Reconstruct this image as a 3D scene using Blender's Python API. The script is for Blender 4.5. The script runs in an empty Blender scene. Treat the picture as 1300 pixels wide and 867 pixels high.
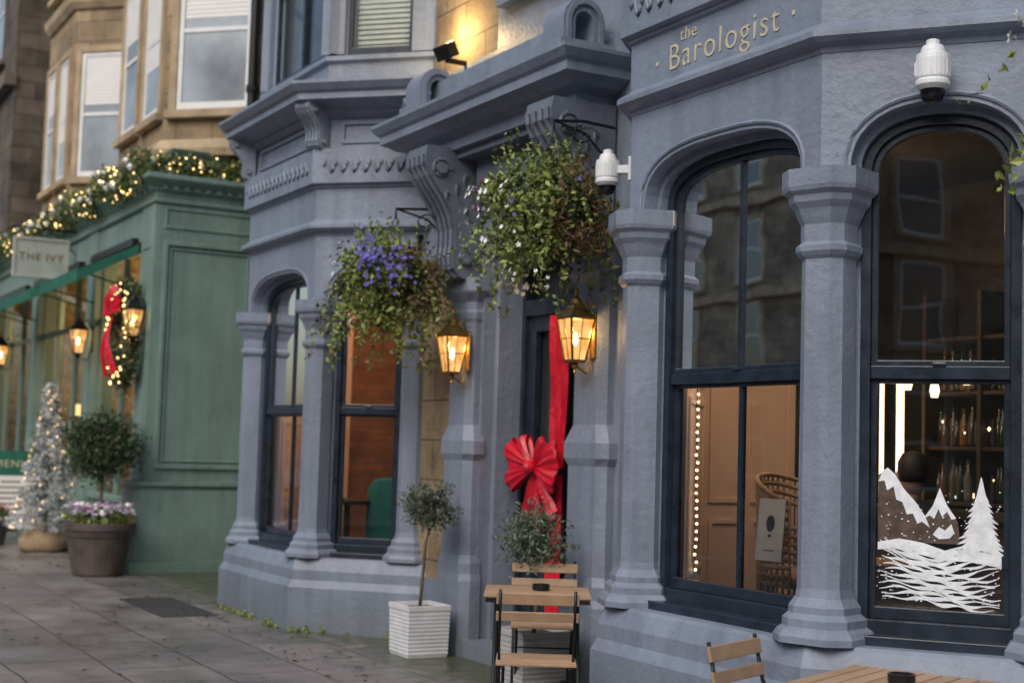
import bpy, math, random, bmesh
from mathutils import Matrix, Vector, Euler
random.seed(7)
U=random.uniform
scene=bpy.context.scene
COL=scene.collection
# ---------------------------------------------------------------- helpers
def T(x=0,y=0,z=0,rz=0,rx=0,ry=0,s=1):
    return Matrix.Translation((x,y,z))@Matrix.Rotation(rz,4,'Z')@Matrix.Rotation(ry,4,'Y')@Matrix.Rotation(rx,4,'X')@Matrix.Scale(s,4)
def root(name,loc=(0,0,0),rz=0,s=1):
    e=bpy.data.objects.new(name,None); COL.objects.link(e)
    e.location=loc; e.rotation_euler=(0,0,rz); e.scale=(s,s,s) if not isinstance(s,tuple) else s; e.empty_display_size=.2
    return e
class MB:
    def __init__(s,M=None): s.v=[]; s.f=[]; s.M=M or Matrix.Identity(4)
    def add(s,vs,fs):
        o=len(s.v); M=s.M
        s.v+=[tuple(M@Vector(v)) for v in vs]; s.f+=[tuple(i+o for i in f) for f in fs]
    def box(s,x0,x1,y0,y1,z0,z1):
        s.add([(x0,y0,z0),(x1,y0,z0),(x1,y1,z0),(x0,y1,z0),(x0,y0,z1),(x1,y0,z1),(x1,y1,z1),(x0,y1,z1)],
              [(0,3,2,1),(4,5,6,7),(0,1,5,4),(1,2,6,5),(2,3,7,6),(3,0,4,7)])
    def rbox(s,c,size,rot=(0,0,0)):
        m=Matrix.Translation(c)@Euler(rot).to_matrix().to_4x4(); a,b,d=[q/2 for q in size]
        old=s.M; s.M=s.M@m; s.box(-a,a,-b,b,-d,d); s.M=old
    def loft(s,loops,cap=True,closed=True):
        n=len(loops[0]); vs=[p for l in loops for p in l]; fs=[]
        for k in range(len(loops)-1):
            for i in range(n if closed else n-1):
                j=(i+1)%n; fs.append((k*n+i,k*n+j,(k+1)*n+j,(k+1)*n+i))
        if cap: fs.append(tuple(range(n-1,-1,-1))); fs.append(tuple((len(loops)-1)*n+i for i in range(n)))
        s.add(vs,fs)
    def lathe(s,prof,n=24,c=(0,0,0),ph=0,sx=1,sy=1,cap=True):
        s.loft([[(c[0]+r*sx*math.cos(ph+2*math.pi*i/n),c[1]+r*sy*math.sin(ph+2*math.pi*i/n),c[2]+z) for i in range(n)] for r,z in prof],cap)
    def tube(s,path,r,n=6,r2=None):
        P=[Vector(p) for p in path]; loops=[]; 
        for k,p in enumerate(P):
            d=(P[min(k+1,len(P)-1)]-P[max(k-1,0)]).normalized()
            a=Vector((0,0,1)) if abs(d.z)<.9 else Vector((1,0,0))
            u=d.cross(a).normalized(); w=d.cross(u)
            rr=r if r2 is None else r+(r2-r)*k/(len(P)-1)
            loops.append([tuple(p+(u*math.cos(2*math.pi*i/n)+w*math.sin(2*math.pi*i/n))*rr) for i in range(n)])
        s.loft(loops)
    def ball(s,c,r,n=10,m=6,sz=1):
        pr=[(r*math.sin(math.pi*k/m)+1e-4,-r*sz*math.cos(math.pi*k/m)) for k in range(m+1)]
        s.lathe(pr,n,c)
    def octa(s,c,r):
        x,y,z=c
        s.add([(x+r,y,z),(x,y+r,z),(x-r,y,z),(x,y-r,z),(x,y,z+r),(x,y,z-r)],[(0,1,4),(1,2,4),(2,3,4),(3,0,4),(1,0,5),(2,1,5),(3,2,5),(0,3,5)])
    def prism(s,poly,a0,a1,axis='x'):
        f={'x':lambda a,p,q:(a,p,q),'y':lambda a,p,q:(p,a,q),'z':lambda a,p,q:(p,q,a)}[axis]
        s.loft([[f(a0,p,q) for p,q in poly],[f(a1,p,q) for p,q in poly]])
    def ring(s,A,B,y0,y1):
        n=len(A); vs=[(x,y0,z) for x,z in A]+[(x,y0,z) for x,z in B]+[(x,y1,z) for x,z in A]+[(x,y1,z) for x,z in B]; fs=[]
        for i in range(n):
            j=(i+1)%n
            fs+=[(i,j,n+j,n+i),(2*n+i,3*n+i,3*n+j,2*n+j),(i,2*n+i,2*n+j,j),(n+i,n+j,3*n+j,3*n+i)]
        s.add(vs,fs)
    def spandrel(s,pts,ztop,y0,y1):
        n=len(pts); vs=[];fs=[]
        for x,z in pts: vs+=[(x,y0,z),(x,y0,ztop),(x,y1,z),(x,y1,ztop)]
        for i in range(n-1):
            a=i*4;b=a+4
            fs+=[(a,b,b+1,a+1),(a+2,a+3,b+3,b+2),(a,a+2,b+2,b),(a+1,b+1,b+3,a+3)]
        fs+=[(0,1,3,2),((n-1)*4,(n-1)*4+2,(n-1)*4+3,(n-1)*4+1)]
        s.add(vs,fs)
    def sweep(s,path,prof):
        n=len(path); N=[]
        for i in range(n-1):
            d=(Vector(path[i+1])-Vector(path[i])).normalized(); N.append(Vector((d.y,-d.x)))
        loops=[]
        for i in range(n):
            if i==0:m=N[0]
            elif i==n-1:m=N[-1]
            else: m=(N[i-1]+N[i])/(1+N[i-1].dot(N[i]))
            loops.append([(path[i][0]+m.x*o,path[i][1]+m.y*o,z) for o,z in prof])
        s.loft(loops)
    def leaf(s,p,size,el=2.0,up=.3):
        d=Vector((U(-1,1),U(-1,1),U(-1,1)+up)); d.normalize()
        a=Vector((U(-1,1),U(-1,1),U(-1,1))); u=d.cross(a)
        if u.length<1e-3: return
        u.normalize(); w=d.cross(u); p=Vector(p); L=size*el/2; W=size/2
        s.add([p-d*L,p+u*W+w*W*.3,p+d*L,p-u*W+w*W*.3],[(0,1,2),(0,2,3)])
    def obj(s,name,mat,parent=None,bevel=0,smooth=False,recalc=True):
        me=bpy.data.meshes.new(name); me.from_pydata(s.v,[],s.f); me.validate()
        if recalc:
            bm=bmesh.new(); bm.from_mesh(me); bmesh.ops.recalc_face_normals(bm,faces=bm.faces); bm.to_mesh(me); bm.free()
        if smooth:
            for p in me.polygons:p.use_smooth=True
        o=bpy.data.objects.new(name,me); COL.objects.link(o); me.materials.append(mat)
        if parent: o.parent=parent
        if bevel:
            b=o.modifiers.new('Bevel','BEVEL'); b.width=bevel; b.segments=2; b.limit_method='ANGLE'; b.angle_limit=math.radians(35)
        return o
def arch(xl,xr,zb,zs,rise,n=2.3,k=18):
    cx=(xl+xr)/2;hx=(xr-xl)/2; P=[(xl,zb),(xl,zs)]
    for i in range(1,k):
        t=math.pi-math.pi*i/k; c=math.cos(t); q=math.sin(t)
        P.append((cx+hx*math.copysign(abs(c)**(2/n),c),zs+rise*abs(q)**(2/n)))
    return P+[(xr,zs),(xr,zb)]
# ---------------------------------------------------------------- materials
def newmat(name):
    m=bpy.data.materials.new(name); m.use_nodes=True; nt=m.node_tree; nt.nodes.clear()
    o=nt.nodes.new('ShaderNodeOutputMaterial'); return m,nt,o
def nd(nt,t,**kw):
    n=nt.nodes.new(t)
    for k,v in kw.items(): setattr(n,k,v)
    return n
def pm(name,col,rough=.6,metal=0,nscale=6,namt=.25,bump=.15,bscale=40,spec=.5,island=0,col2=None,bdist=.01):
    m,nt,o=newmat(name); L=nt.links.new
    b=nd(nt,'ShaderNodeBsdfPrincipled'); b.inputs['Metallic'].default_value=metal; b.inputs['Specular IOR Level'].default_value=spec
    tc=nd(nt,'ShaderNodeTexCoord'); n=nd(nt,'ShaderNodeTexNoise'); n.inputs['Scale'].default_value=nscale; n.inputs['Detail'].default_value=5
    L(tc.outputs['Object'],n.inputs['Vector'])
    r=nd(nt,'ShaderNodeValToRGB'); r.color_ramp.elements[0].position=.3; r.color_ramp.elements[1].position=.7
    c2=col2 or tuple(min(1,c*(1+namt)) for c in col); c1=tuple(c*(1-namt) for c in col)
    r.color_ramp.elements[0].color=(*c1,1); r.color_ramp.elements[1].color=(*c2,1)
    if island:
        g=nd(nt,'ShaderNodeNewGeometry'); mx=nd(nt,'ShaderNodeMath',operation='ADD'); m2=nd(nt,'ShaderNodeMath',operation='MULTIPLY')
        m2.inputs[1].default_value=island; L(g.outputs['Random Per Island'],m2.inputs[0]); L(m2.outputs[0],mx.inputs[0]); 
        m3=nd(nt,'ShaderNodeMath',operation='MULTIPLY'); m3.inputs[1].default_value=1-island; L(n.outputs['Fac'],m3.inputs[0]); L(m3.outputs[0],mx.inputs[1]); L(mx.outputs[0],r.inputs['Fac'])
        r.color_ramp.elements[0].position=.15; r.color_ramp.elements[1].position=.85
    else: L(n.outputs['Fac'],r.inputs['Fac'])
    L(r.outputs['Color'],b.inputs['Base Color'])
    mr=nd(nt,'ShaderNodeMapRange'); mr.inputs['To Min'].default_value=max(0.02,rough-.1); mr.inputs['To Max'].default_value=min(1,rough+.1)
    L(n.outputs['Fac'],mr.inputs['Value']); L(mr.outputs['Result'],b.inputs['Roughness'])
    if bump:
        n2=nd(nt,'ShaderNodeTexNoise'); n2.inputs['Scale'].default_value=bscale; n2.inputs['Detail'].default_value=5; L(tc.outputs['Object'],n2.inputs['Vector'])
        bp=nd(nt,'ShaderNodeBump'); bp.inputs['Strength'].default_value=bump; bp.inputs['Distance'].default_value=bdist; L(n2.outputs['Fac'],bp.inputs['Height']); L(bp.outputs[0],b.inputs['Normal'])
    L(b.outputs[0],o.inputs[0]); return m
def em(name,col,st,sample=True):
    m,nt,o=newmat(name); e=nd(nt,'ShaderNodeEmission'); e.inputs[0].default_value=(*col,1); e.inputs[1].default_value=st; nt.links.new(e.outputs[0],o.inputs[0])
    if not sample: m.cycles.emission_sampling='NONE'
    return m
def glassm(name,tint=(.86,.88,.88),boost=1.8,base=.09):
    m,nt,o=newmat(name); L=nt.links.new
    t=nd(nt,'ShaderNodeBsdfTransparent'); t.inputs[0].default_value=(*tint,1); g=nd(nt,'ShaderNodeBsdfGlossy'); g.inputs['Roughness'].default_value=.012
    f=nd(nt,'ShaderNodeFresnel'); f.inputs[0].default_value=1.5; mu=nd(nt,'ShaderNodeMath',operation='MULTIPLY_ADD'); mu.inputs[1].default_value=boost; mu.inputs[2].default_value=base; mu.use_clamp=True
    L(f.outputs[0],mu.inputs[0]); mx=nd(nt,'ShaderNodeMixShader'); L(mu.outputs[0],mx.inputs[0]); L(t.outputs[0],mx.inputs[1]); L(g.outputs[0],mx.inputs[2])
    n=nd(nt,'ShaderNodeTexNoise'); n.inputs['Scale'].default_value=1.6; tc=nd(nt,'ShaderNodeTexCoord'); L(tc.outputs['Object'],n.inputs['Vector'])
    bp=nd(nt,'ShaderNodeBump'); bp.inputs['Strength'].default_value=.08; bp.inputs['Distance'].default_value=.02; L(n.outputs['Fac'],bp.inputs['Height']); L(bp.outputs[0],g.inputs['Normal'])
    L(mx.outputs[0],o.inputs[0]); return m
def paint(name,col,dark=.55):
    m,nt,o=newmat(name); L=nt.links.new
    b=nd(nt,'ShaderNodeBsdfPrincipled'); b.inputs['Specular IOR Level'].default_value=.5
    tc=nd(nt,'ShaderNodeTexCoord'); mp=nd(nt,'ShaderNodeMapping'); mp.inputs['Scale'].default_value=(9,9,.9); L(tc.outputs['Object'],mp.inputs[0])
    n1=nd(nt,'ShaderNodeTexNoise'); n1.inputs['Scale'].default_value=1; n1.inputs['Detail'].default_value=5; L(mp.outputs[0],n1.inputs['Vector'])
    n2=nd(nt,'ShaderNodeTexNoise'); n2.inputs['Scale'].default_value=2.2; n2.inputs['Detail'].default_value=7; n2.inputs['Roughness'].default_value=.65; L(tc.outputs['Object'],n2.inputs['Vector'])
    ad=nd(nt,'ShaderNodeMath',operation='ADD'); L(n1.outputs['Fac'],ad.inputs[0]); L(n2.outputs['Fac'],ad.inputs[1])
    mr=nd(nt,'ShaderNodeMapRange'); mr.inputs['From Min'].default_value=.7; mr.inputs['From Max'].default_value=1.3; L(ad.outputs[0],mr.inputs['Value'])
    r=nd(nt,'ShaderNodeValToRGB'); r.color_ramp.elements[0].color=(*[c*.78 for c in col],1); r.color_ramp.elements[1].color=(*[c*1.14 for c in col],1); L(mr.outputs[0],r.inputs[0])
    sp=nd(nt,'ShaderNodeSeparateXYZ'); L(tc.outputs['Object'],sp.inputs[0])
    n4=nd(nt,'ShaderNodeTexNoise'); n4.inputs['Scale'].default_value=5; n4.inputs['Detail'].default_value=7; L(tc.outputs['Object'],n4.inputs['Vector'])
    g=nd(nt,'ShaderNodeMath',operation='MULTIPLY_ADD'); g.inputs[1].default_value=.55; L(n4.outputs['Fac'],g.inputs[0])
    ng=nd(nt,'ShaderNodeMath',operation='MULTIPLY'); ng.inputs[1].default_value=-1; L(sp.outputs['Z'],ng.inputs[0]); L(ng.outputs[0],g.inputs[2])
    gr=nd(nt,'ShaderNodeMapRange'); gr.inputs['From Min'].default_value=-.25; gr.inputs['From Max'].default_value=.35; gr.inputs['To Min'].default_value=0; gr.inputs['To Max'].default_value=.6; L(g.outputs[0],gr.inputs['Value'])
    mx=nd(nt,'ShaderNodeMixRGB'); L(gr.outputs[0],mx.inputs[0]); L(r.outputs[0],mx.inputs[1]); mx.inputs[2].default_value=(col[0]*dark,col[1]*dark,col[2]*dark*.8,1)
    n6=nd(nt,'ShaderNodeTexNoise'); n6.inputs['Scale'].default_value=26; n6.inputs['Detail'].default_value=4; L(tc.outputs['Object'],n6.inputs['Vector'])
    cr6=nd(nt,'ShaderNodeMapRange'); cr6.inputs['From Min'].default_value=.64; cr6.inputs['From Max'].default_value=.72; cr6.inputs['To Max'].default_value=.5; L(n6.outputs['Fac'],cr6.inputs['Value'])
    mx2=nd(nt,'ShaderNodeMixRGB'); L(cr6.outputs[0],mx2.inputs[0]); L(mx.outputs[0],mx2.inputs[1]); mx2.inputs[2].default_value=(*[c*.6 for c in col],1)
    L(mx2.outputs[0],b.inputs['Base Color'])
    rr=nd(nt,'ShaderNodeMapRange'); rr.inputs['To Min'].default_value=.30; rr.inputs['To Max'].default_value=.62; L(n2.outputs['Fac'],rr.inputs['Value']); L(rr.outputs[0],b.inputs['Roughness'])
    n3=nd(nt,'ShaderNodeTexNoise'); n3.inputs['Scale'].default_value=20; n3.inputs['Detail'].default_value=8; n3.inputs['Roughness'].default_value=.62; L(tc.outputs['Object'],n3.inputs['Vector'])
    bp=nd(nt,'ShaderNodeBump'); bp.inputs['Strength'].default_value=.55; bp.inputs['Distance'].default_value=.014; L(n3.outputs['Fac'],bp.inputs['Height']); L(bp.outputs[0],b.inputs['Normal'])
    L(b.outputs[0],o.inputs[0]); return m
def ashlar(name,c1,c2,mort,bw=.7,bh=.32,ground=False,rough=.85):
    m,nt,o=newmat(name); L=nt.links.new
    b=nd(nt,'ShaderNodeBsdfPrincipled'); b.inputs['Specular IOR Level'].default_value=.5 if ground else .35
    tc=nd(nt,'ShaderNodeTexCoord'); 
    nw=nd(nt,'ShaderNodeTexNoise'); nw.inputs['Scale'].default_value=1.1; L(tc.outputs['Object'],nw.inputs['Vector'])
    if ground:
        wm=nd(nt,'ShaderNodeVectorMath',operation='MULTIPLY_ADD'); wm.inputs[1].default_value=(.06,.06,0); L(nw.outputs['Color'],wm.inputs[0]); L(tc.outputs['Object'],wm.inputs[2]); vec=wm.outputs[0]
    else:
        sp=nd(nt,'ShaderNodeSeparateXYZ'); L(tc.outputs['Object'],sp.inputs[0]); ad=nd(nt,'ShaderNodeMath',operation='ADD'); L(sp.outputs['X'],ad.inputs[0]); L(sp.outputs['Y'],ad.inputs[1])
        cb=nd(nt,'ShaderNodeCombineXYZ'); L(ad.outputs[0],cb.inputs[0]); L(sp.outputs['Z'],cb.inputs[1]); vec=cb.outputs[0]
    br=nd(nt,'ShaderNodeTexBrick'); br.inputs['Scale'].default_value=1; br.inputs['Brick Width'].default_value=bw; br.inputs['Row Height'].default_value=bh; br.inputs['Mortar Size'].default_value=.009; br.inputs['Mortar Smooth'].default_value=.3
    br.inputs['Color1'].default_value=(*c1,1); br.inputs['Color2'].default_value=(*c2,1); br.inputs['Mortar'].default_value=(*mort,1); L(vec,br.inputs['Vector'])
    n=nd(nt,'ShaderNodeTexNoise'); n.inputs['Scale'].default_value=1.3; n.inputs['Detail'].default_value=8; n.inputs['Roughness'].default_value=.7; L(tc.outputs['Object'],n.inputs['Vector'])
    mr=nd(nt,'ShaderNodeMapRange'); mr.inputs['From Min'].default_value=.3; mr.inputs['From Max'].default_value=.7; mr.inputs['To Min'].default_value=.5 if ground else .38; mr.inputs['To Max'].default_value=1.35; L(n.outputs['Fac'],mr.inputs['Value'])
    mx=nd(nt,'ShaderNodeVectorMath',operation='SCALE'); L(br.outputs['Color'],mx.inputs[0]); L(mr.outputs[0],mx.inputs['Scale'])
    colout=mx.outputs[0]
    n3=nd(nt,'ShaderNodeTexNoise'); n3.inputs['Scale'].default_value=35; n3.inputs['Detail'].default_value=5; L(tc.outputs['Object'],n3.inputs['Vector'])
    if ground:
        sp=nd(nt,'ShaderNodeSeparateXYZ'); L(tc.outputs['Object'],sp.inputs[0])
        n5=nd(nt,'ShaderNodeTexNoise'); n5.inputs['Scale'].default_value=7; n5.inputs['Detail'].default_value=7; L(tc.outputs['Object'],n5.inputs['Vector'])
        a=nd(nt,'ShaderNodeMath',operation='MULTIPLY_ADD'); a.inputs[1].default_value=2.2; L(n5.outputs['Fac'],a.inputs[0]); L(sp.outputs['Y'],a.inputs[2])
        q=nd(nt,'ShaderNodeMapRange'); q.inputs['From Min'].default_value=5.05; q.inputs['From Max'].default_value=5.75; q.inputs['To Max'].default_value=.8; L(a.outputs[0],q.inputs['Value'])
        m2=nd(nt,'ShaderNodeMixRGB'); m2.inputs[2].default_value=(.045,.06,.018,1); L(q.outputs[0],m2.inputs[0]); L(colout,m2.inputs[1]); colout=m2.outputs[0]
        vo=nd(nt,'ShaderNodeTexNoise'); vo.inputs['Scale'].default_value=9; vo.inputs['Detail'].default_value=3; L(tc.outputs['Object'],vo.inputs['Vector'])
        vr=nd(nt,'ShaderNodeMapRange'); vr.inputs['From Min'].default_value=.62; vr.inputs['From Max'].default_value=.70; vr.inputs['To Max'].default_value=.5; L(vo.outputs['Fac'],vr.inputs['Value'])
        m3=nd(nt,'ShaderNodeMixRGB'); m3.inputs[2].default_value=(.05,.045,.045,1); L(vr.outputs[0],m3.inputs[0]); L(colout,m3.inputs[1]); colout=m3.outputs[0]
        rr=nd(nt,'ShaderNodeMapRange'); rr.inputs['From Min'].default_value=.35; rr.inputs['From Max'].default_value=.65; rr.inputs['To Min'].default_value=.2; rr.inputs['To Max'].default_value=.55; L(n.outputs['Fac'],rr.inputs['Value']); L(rr.outputs[0],b.inputs['Roughness'])
    else: b.inputs['Roughness'].default_value=rough
    L(colout,b.inputs['Base Color'])
    ms=nd(nt,'ShaderNodeMath',operation='MULTIPLY_ADD'); ms.inputs[1].default_value=-1.2; L(br.outputs['Fac'],ms.inputs[0])
    s3=nd(nt,'ShaderNodeMath',operation='MULTIPLY'); s3.inputs[1].default_value=.5 if ground else 1.4; L(n3.outputs['Fac'],s3.inputs[0]); L(s3.outputs[0],ms.inputs[2])
    bp=nd(nt,'ShaderNodeBump'); bp.inputs['Strength'].default_value=.6; bp.inputs['Distance'].default_value=.012; L(ms.outputs[0],bp.inputs['Height']); L(bp.outputs[0],b.inputs['Normal'])
    L(b.outputs[0],o.inputs[0]); return m
GREY=paint('grey_painted_stone',(.215,.25,.315))
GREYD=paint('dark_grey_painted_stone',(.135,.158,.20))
GREEN=paint('sage_green_paint',(.19,.285,.245))
NAVY=pm('navy_gloss_paint',(.018,.027,.042),.3,nscale=9,namt=.3,bump=.1,bscale=60)
WHITE=pm('white_paint',(.78,.78,.76),.45,namt=.08)
SAND=ashlar('sandstone',(.44,.32,.19),(.30,.22,.135),(.17,.13,.09))
SANDO=ashlar('opposite_sandstone',(.36,.29,.20),(.26,.21,.145),(.14,.11,.08))  # tone tuned for how bright the opposite terrace shows in window reflections
SANDT=pm('sandstone_trim',(.42,.32,.20),.85,nscale=3,namt=.3,bump=.4)
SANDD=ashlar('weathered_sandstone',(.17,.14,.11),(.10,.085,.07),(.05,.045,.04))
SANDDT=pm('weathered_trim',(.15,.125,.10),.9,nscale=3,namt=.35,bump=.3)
PAVE=ashlar('paving_stone',(.24,.21,.20),(.165,.15,.147),(.05,.047,.043),.92,.62,ground=True)
ASPH=pm('asphalt',(.05,.05,.052),.8,nscale=30,namt=.3,bump=.5,bscale=150)
KERB=pm('granite_kerb',(.2,.19,.18),.7,nscale=40,namt=.3)
GLASS=glassm('window_glass'); GLASSC=glassm('shaded_window_glass',(.80,.80,.80),2.2,.13); GLASSG=glassm('shop_window_glass',(.9,.92,.9),.45,.0)
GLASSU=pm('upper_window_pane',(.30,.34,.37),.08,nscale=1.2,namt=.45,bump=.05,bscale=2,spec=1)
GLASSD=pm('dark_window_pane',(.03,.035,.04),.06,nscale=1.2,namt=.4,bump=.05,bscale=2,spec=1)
CREAM=pm('cream_panelling',(.72,.50,.37),.5,nscale=2,namt=.1,bump=.05)
BRICKI=ashlar('interior_brick',(.36,.15,.07),(.24,.10,.05),(.2,.14,.1),.22,.075)
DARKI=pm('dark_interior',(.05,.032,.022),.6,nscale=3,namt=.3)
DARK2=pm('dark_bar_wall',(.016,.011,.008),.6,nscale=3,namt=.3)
WOOD=pm('slat_wood',(.42,.27,.16),.5,nscale=14,namt=.3,bump=.15,island=.4)
METAL=pm('black_metal',(.012,.013,.015),.4,metal=.3,nscale=20,namt=.3,bump=.05)
BRASS=pm('aged_brass',(.40,.24,.08),.35,metal=.9,nscale=25,namt=.4,bump=.1)
GOLD=pm('gold_lettering',(.58,.52,.36),.5,metal=0,nscale=25,namt=.15,bump=0)
RED=pm('red_satin_ribbon',(.62,.008,.03),.35,nscale=8,namt=.25,bump=.3,bscale=25)
LEAF=pm('leaf_green',(.09,.14,.028),.5,nscale=3,namt=.5,bump=0,island=.6,col2=(.32,.38,.09))
LEAFD=pm('leaf_dark',(.03,.058,.022),.45,nscale=3,namt=.5,bump=0,island=.6,col2=(.08,.13,.05))
LEAFO=pm('olive_leaf',(.06,.09,.05),.5,nscale=3,namt=.4,bump=0,island=.6,col2=(.19,.23,.16))
LEAFB=pm('leaf_brown',(.12,.075,.03),.7,nscale=3,namt=.5,bump=0,island=.6)
SNOWL=pm('flocked_needles',(.45,.49,.50),.7,nscale=3,namt=.4,bump=0,island=.7,col2=(.88,.89,.90))
PURP=pm('petals_purple',(.07,.055,.33),.6,namt=.4,bump=0,island=.7,col2=(.20,.16,.58))
PINK=pm('petals_pink',(.50,.10,.35),.6,namt=.4,bump=0,island=.7,col2=(.75,.5,.75))
WPET=pm('petals_white',(.85,.85,.82),.6,namt=.1,bump=0)
BARK=pm('bark',(.14,.10,.065),.9,nscale=20,namt=.4,bump=.5)
POT=pm('brown_glazed_pot',(.10,.078,.068),.45,nscale=6,namt=.3)
WPOT=pm('white_ribbed_pot',(.66,.67,.68),.5,nscale=8,namt=.1)
GPOT=pm('grey_pot',(.42,.41,.40),.7,nscale=8,namt=.15)
SACK=pm('burlap',(.36,.26,.16),.95,nscale=30,namt=.3,bump=.6,bscale=90)
AWN=pm('green_canvas',(.015,.13,.085),.8,nscale=5,namt=.2,bump=.2,bscale=80)
SIGN=pm('sign_board',(.42,.43,.38),.5,nscale=5,namt=.1)
PLAST=pm('white_plastic',(.75,.76,.77),.35,nscale=5,namt=.04,bump=0)
BLACKG=pm('black_glossy',(.008,.008,.01),.08,nscale=5,namt=.1,bump=0)
TEAL=pm('teal_velvet',(.03,.22,.17),.8,nscale=8,namt=.2)
WICK=pm('wicker',(.36,.23,.13),.7,nscale=40,namt=.3,bump=.4)
SNOWP=pm('snow_spray_paint',(.80,.82,.85),.9,nscale=20,namt=.15,bump=.3)
ROCKP=pm('brown_spray_paint',(.10,.07,.055),.9,nscale=20,namt=.4,bump=.3)
PAPER=pm('paper',(.86,.84,.80),.8,nscale=4,namt=.04,bump=0)
BULB=em('fairy_light',(1,.62,.25),8,False); LAMPE=em('lamp_glow',(1,.55,.16),9); BARGLOW=em('bar_glow',(1,.74,.42),3.5)
BULB2=em('window_string_light',(1,.76,.42),7,False)
def pane():
    m,nt,o=newmat('lantern_pane'); L=nt.links.new
    e=nd(nt,'ShaderNodeEmission'); e.inputs[1].default_value=1.7; n=nd(nt,'ShaderNodeTexNoise'); n.inputs['Scale'].default_value=9; tc=nd(nt,'ShaderNodeTexCoord'); L(tc.outputs['Object'],n.inputs['Vector'])
    r=nd(nt,'ShaderNodeValToRGB'); r.color_ramp.elements[0].position=.35;r.color_ramp.elements[1].position=.65; r.color_ramp.elements[0].color=(.6,.22,.035,1); r.color_ramp.elements[1].color=(1,.60,.22,1); L(n.outputs['Fac'],r.inputs[0]); L(r.outputs[0],e.inputs[0])
    t=nd(nt,'ShaderNodeBsdfTransparent'); mx=nd(nt,'ShaderNodeMixShader'); mx.inputs[0].default_value=.5; L(e.outputs[0],mx.inputs[1]); L(t.outputs[0],mx.inputs[2]); L(mx.outputs[0],o.inputs[0]); m.cycles.emission_sampling='NONE'; return m
PANE=pane(); LB=em('lantern_bulb',(1,.7,.3),25,False)
BOT=[pm('bottle_green',(.01,.04,.02),.08,bump=0,spec=1),pm('bottle_amber',(.16,.07,.015),.08,bump=0,spec=1),pm('bottle_clear',(.14,.14,.13),.08,bump=0,spec=1),pm('bottle_dark',(.03,.015,.012),.08,bump=0,spec=1)]
def lamp(name,loc,power,col=(1,.6,.28),size=.05,parent=None):
    l=bpy.data.lights.new(name,'POINT'); l.energy=power; l.color=col; l.shadow_soft_size=size
    o=bpy.data.objects.new(name,l); COL.objects.link(o); o.location=loc
    if parent:o.parent=parent
    return o
# ---------------------------------------------------------------- ground
mb=MB(); mb.box(-300,300,-300,300,-.3,-.13); mb.obj('ground',ASPH)
mb=MB(); mb.box(-120,80,-9.5,-1.2,-.125,-.12); mb.obj('road',ASPH)
mb=MB(); mb.box(-120,80,-1.0,9,-.2,0); mb.obj('pavement',PAVE)
mb=MB(); 
for i in range(160): mb.box(-120+i*1.2,-120+i*1.2+1.192,-1.2,-1.0,-.2,.0)
mb.obj('kerb',KERB,bevel=.012)
mb=MB(); mb.box(-120,80,-20,-9.5,-.2,0.0); mb.obj('pavement.001',PAVE)
mb=MB()
for i in range(60): mb.box(-80+i*2.5,-80+i*2.5+1.2,-5.35,-5.25,-.12,-.116)
mb.obj('road_marking',WHITE)
r=root('dark_ground_patch',(-13.1,3.78,0)); mb=MB(); mb.box(-.75,.75,-.25,.25,.001,.008); mb.obj('patch_slab',pm('ground_patch_dark',(.05,.045,.045),.5,nscale=20,bump=.6,bscale=60),r)  # thin dark slab laid on the paving in front of the left bay
mb=MB()
for i in range(260):
    x=U(-19,-5); y=U(2.0,4.2); 
    if U(0,1)<.6: y=U(3.7,4.25)
    a=U(0,6.28); s=U(.012,.03); c,q=math.cos(a)*s,math.sin(a)*s
    mb.add([(x-c,y-q,.006),(x-q*.5,y+c*.5,.012),(x+c,y+q,.006),(x+q*.5,y-c*.5,.015)],[(0,1,2,3)])
mb.obj('fallen_leaves',LEAFB,recalc=False)
mb=MB()
for k in range(34):
    t=U(0,1); 
    if t<.6: x,y=U(-13.0,-11.4),4.23
    elif t<.8: q=U(0,.6); x,y=-11.15+q,4.27+q
    else: x,y=U(-10.6,-9.6),4.86
    for _ in range(int(U(6,26))): mb.leaf((x+random.gauss(0,.035),y-abs(random.gauss(0,.02)),abs(random.gauss(0,.018))+.008),U(.01,.02),2.2,.8)
mb.obj('wall_base_weeds',LEAF,recalc=False)
# ---------------------------------------------------------------- sash window unit (solid pane)
def sash(tr,fr,gl,M,w,h,vbar=False,tw=.12,bd=None,drop=.4):
    for m in (tr,fr,gl): m.M=M
    if tw:
        tr.box(-w/2-tw,-w/2,-.05,.1,-.02,h+tw); tr.box(w/2,w/2+tw,-.05,.1,-.02,h+tw); tr.box(-w/2,w/2,-.05,.1,h,h+tw); tr.box(-w/2-tw-.03,w/2+tw+.03,-.1,.1,-.12,-.02)
    f=.06
    fr.box(-w/2,-w/2+f,-.025,.03,0,h); fr.box(w/2-f,w/2,-.025,.03,0,h); fr.box(-w/2+f,w/2-f,-.025,.03,0,f*1.3); fr.box(-w/2+f,w/2-f,-.025,.03,h-f,h); fr.box(-w/2+f,w/2-f,-.02,.03,h*.5-.025,h*.5+.025)
    if vbar: fr.box(-.015,.015,-.018,.03,f*1.3,h*.5-.025); fr.box(-.015,.015,-.018,.03,h*.5+.025,h-f)
    gl.box(-w/2+f,w/2-f,-.006,.02,f,h-f)
    if bd is not None:
        bd.M=M; n=int((h*drop)/.055)
        for k in range(n): bd.box(-w/2+f+.01,w/2-f-.01,-.0105,-.0065,h-f-.055*(k+1)+.008,h-f-.055*k)
        bd.M=Matrix.Identity(4)
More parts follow.
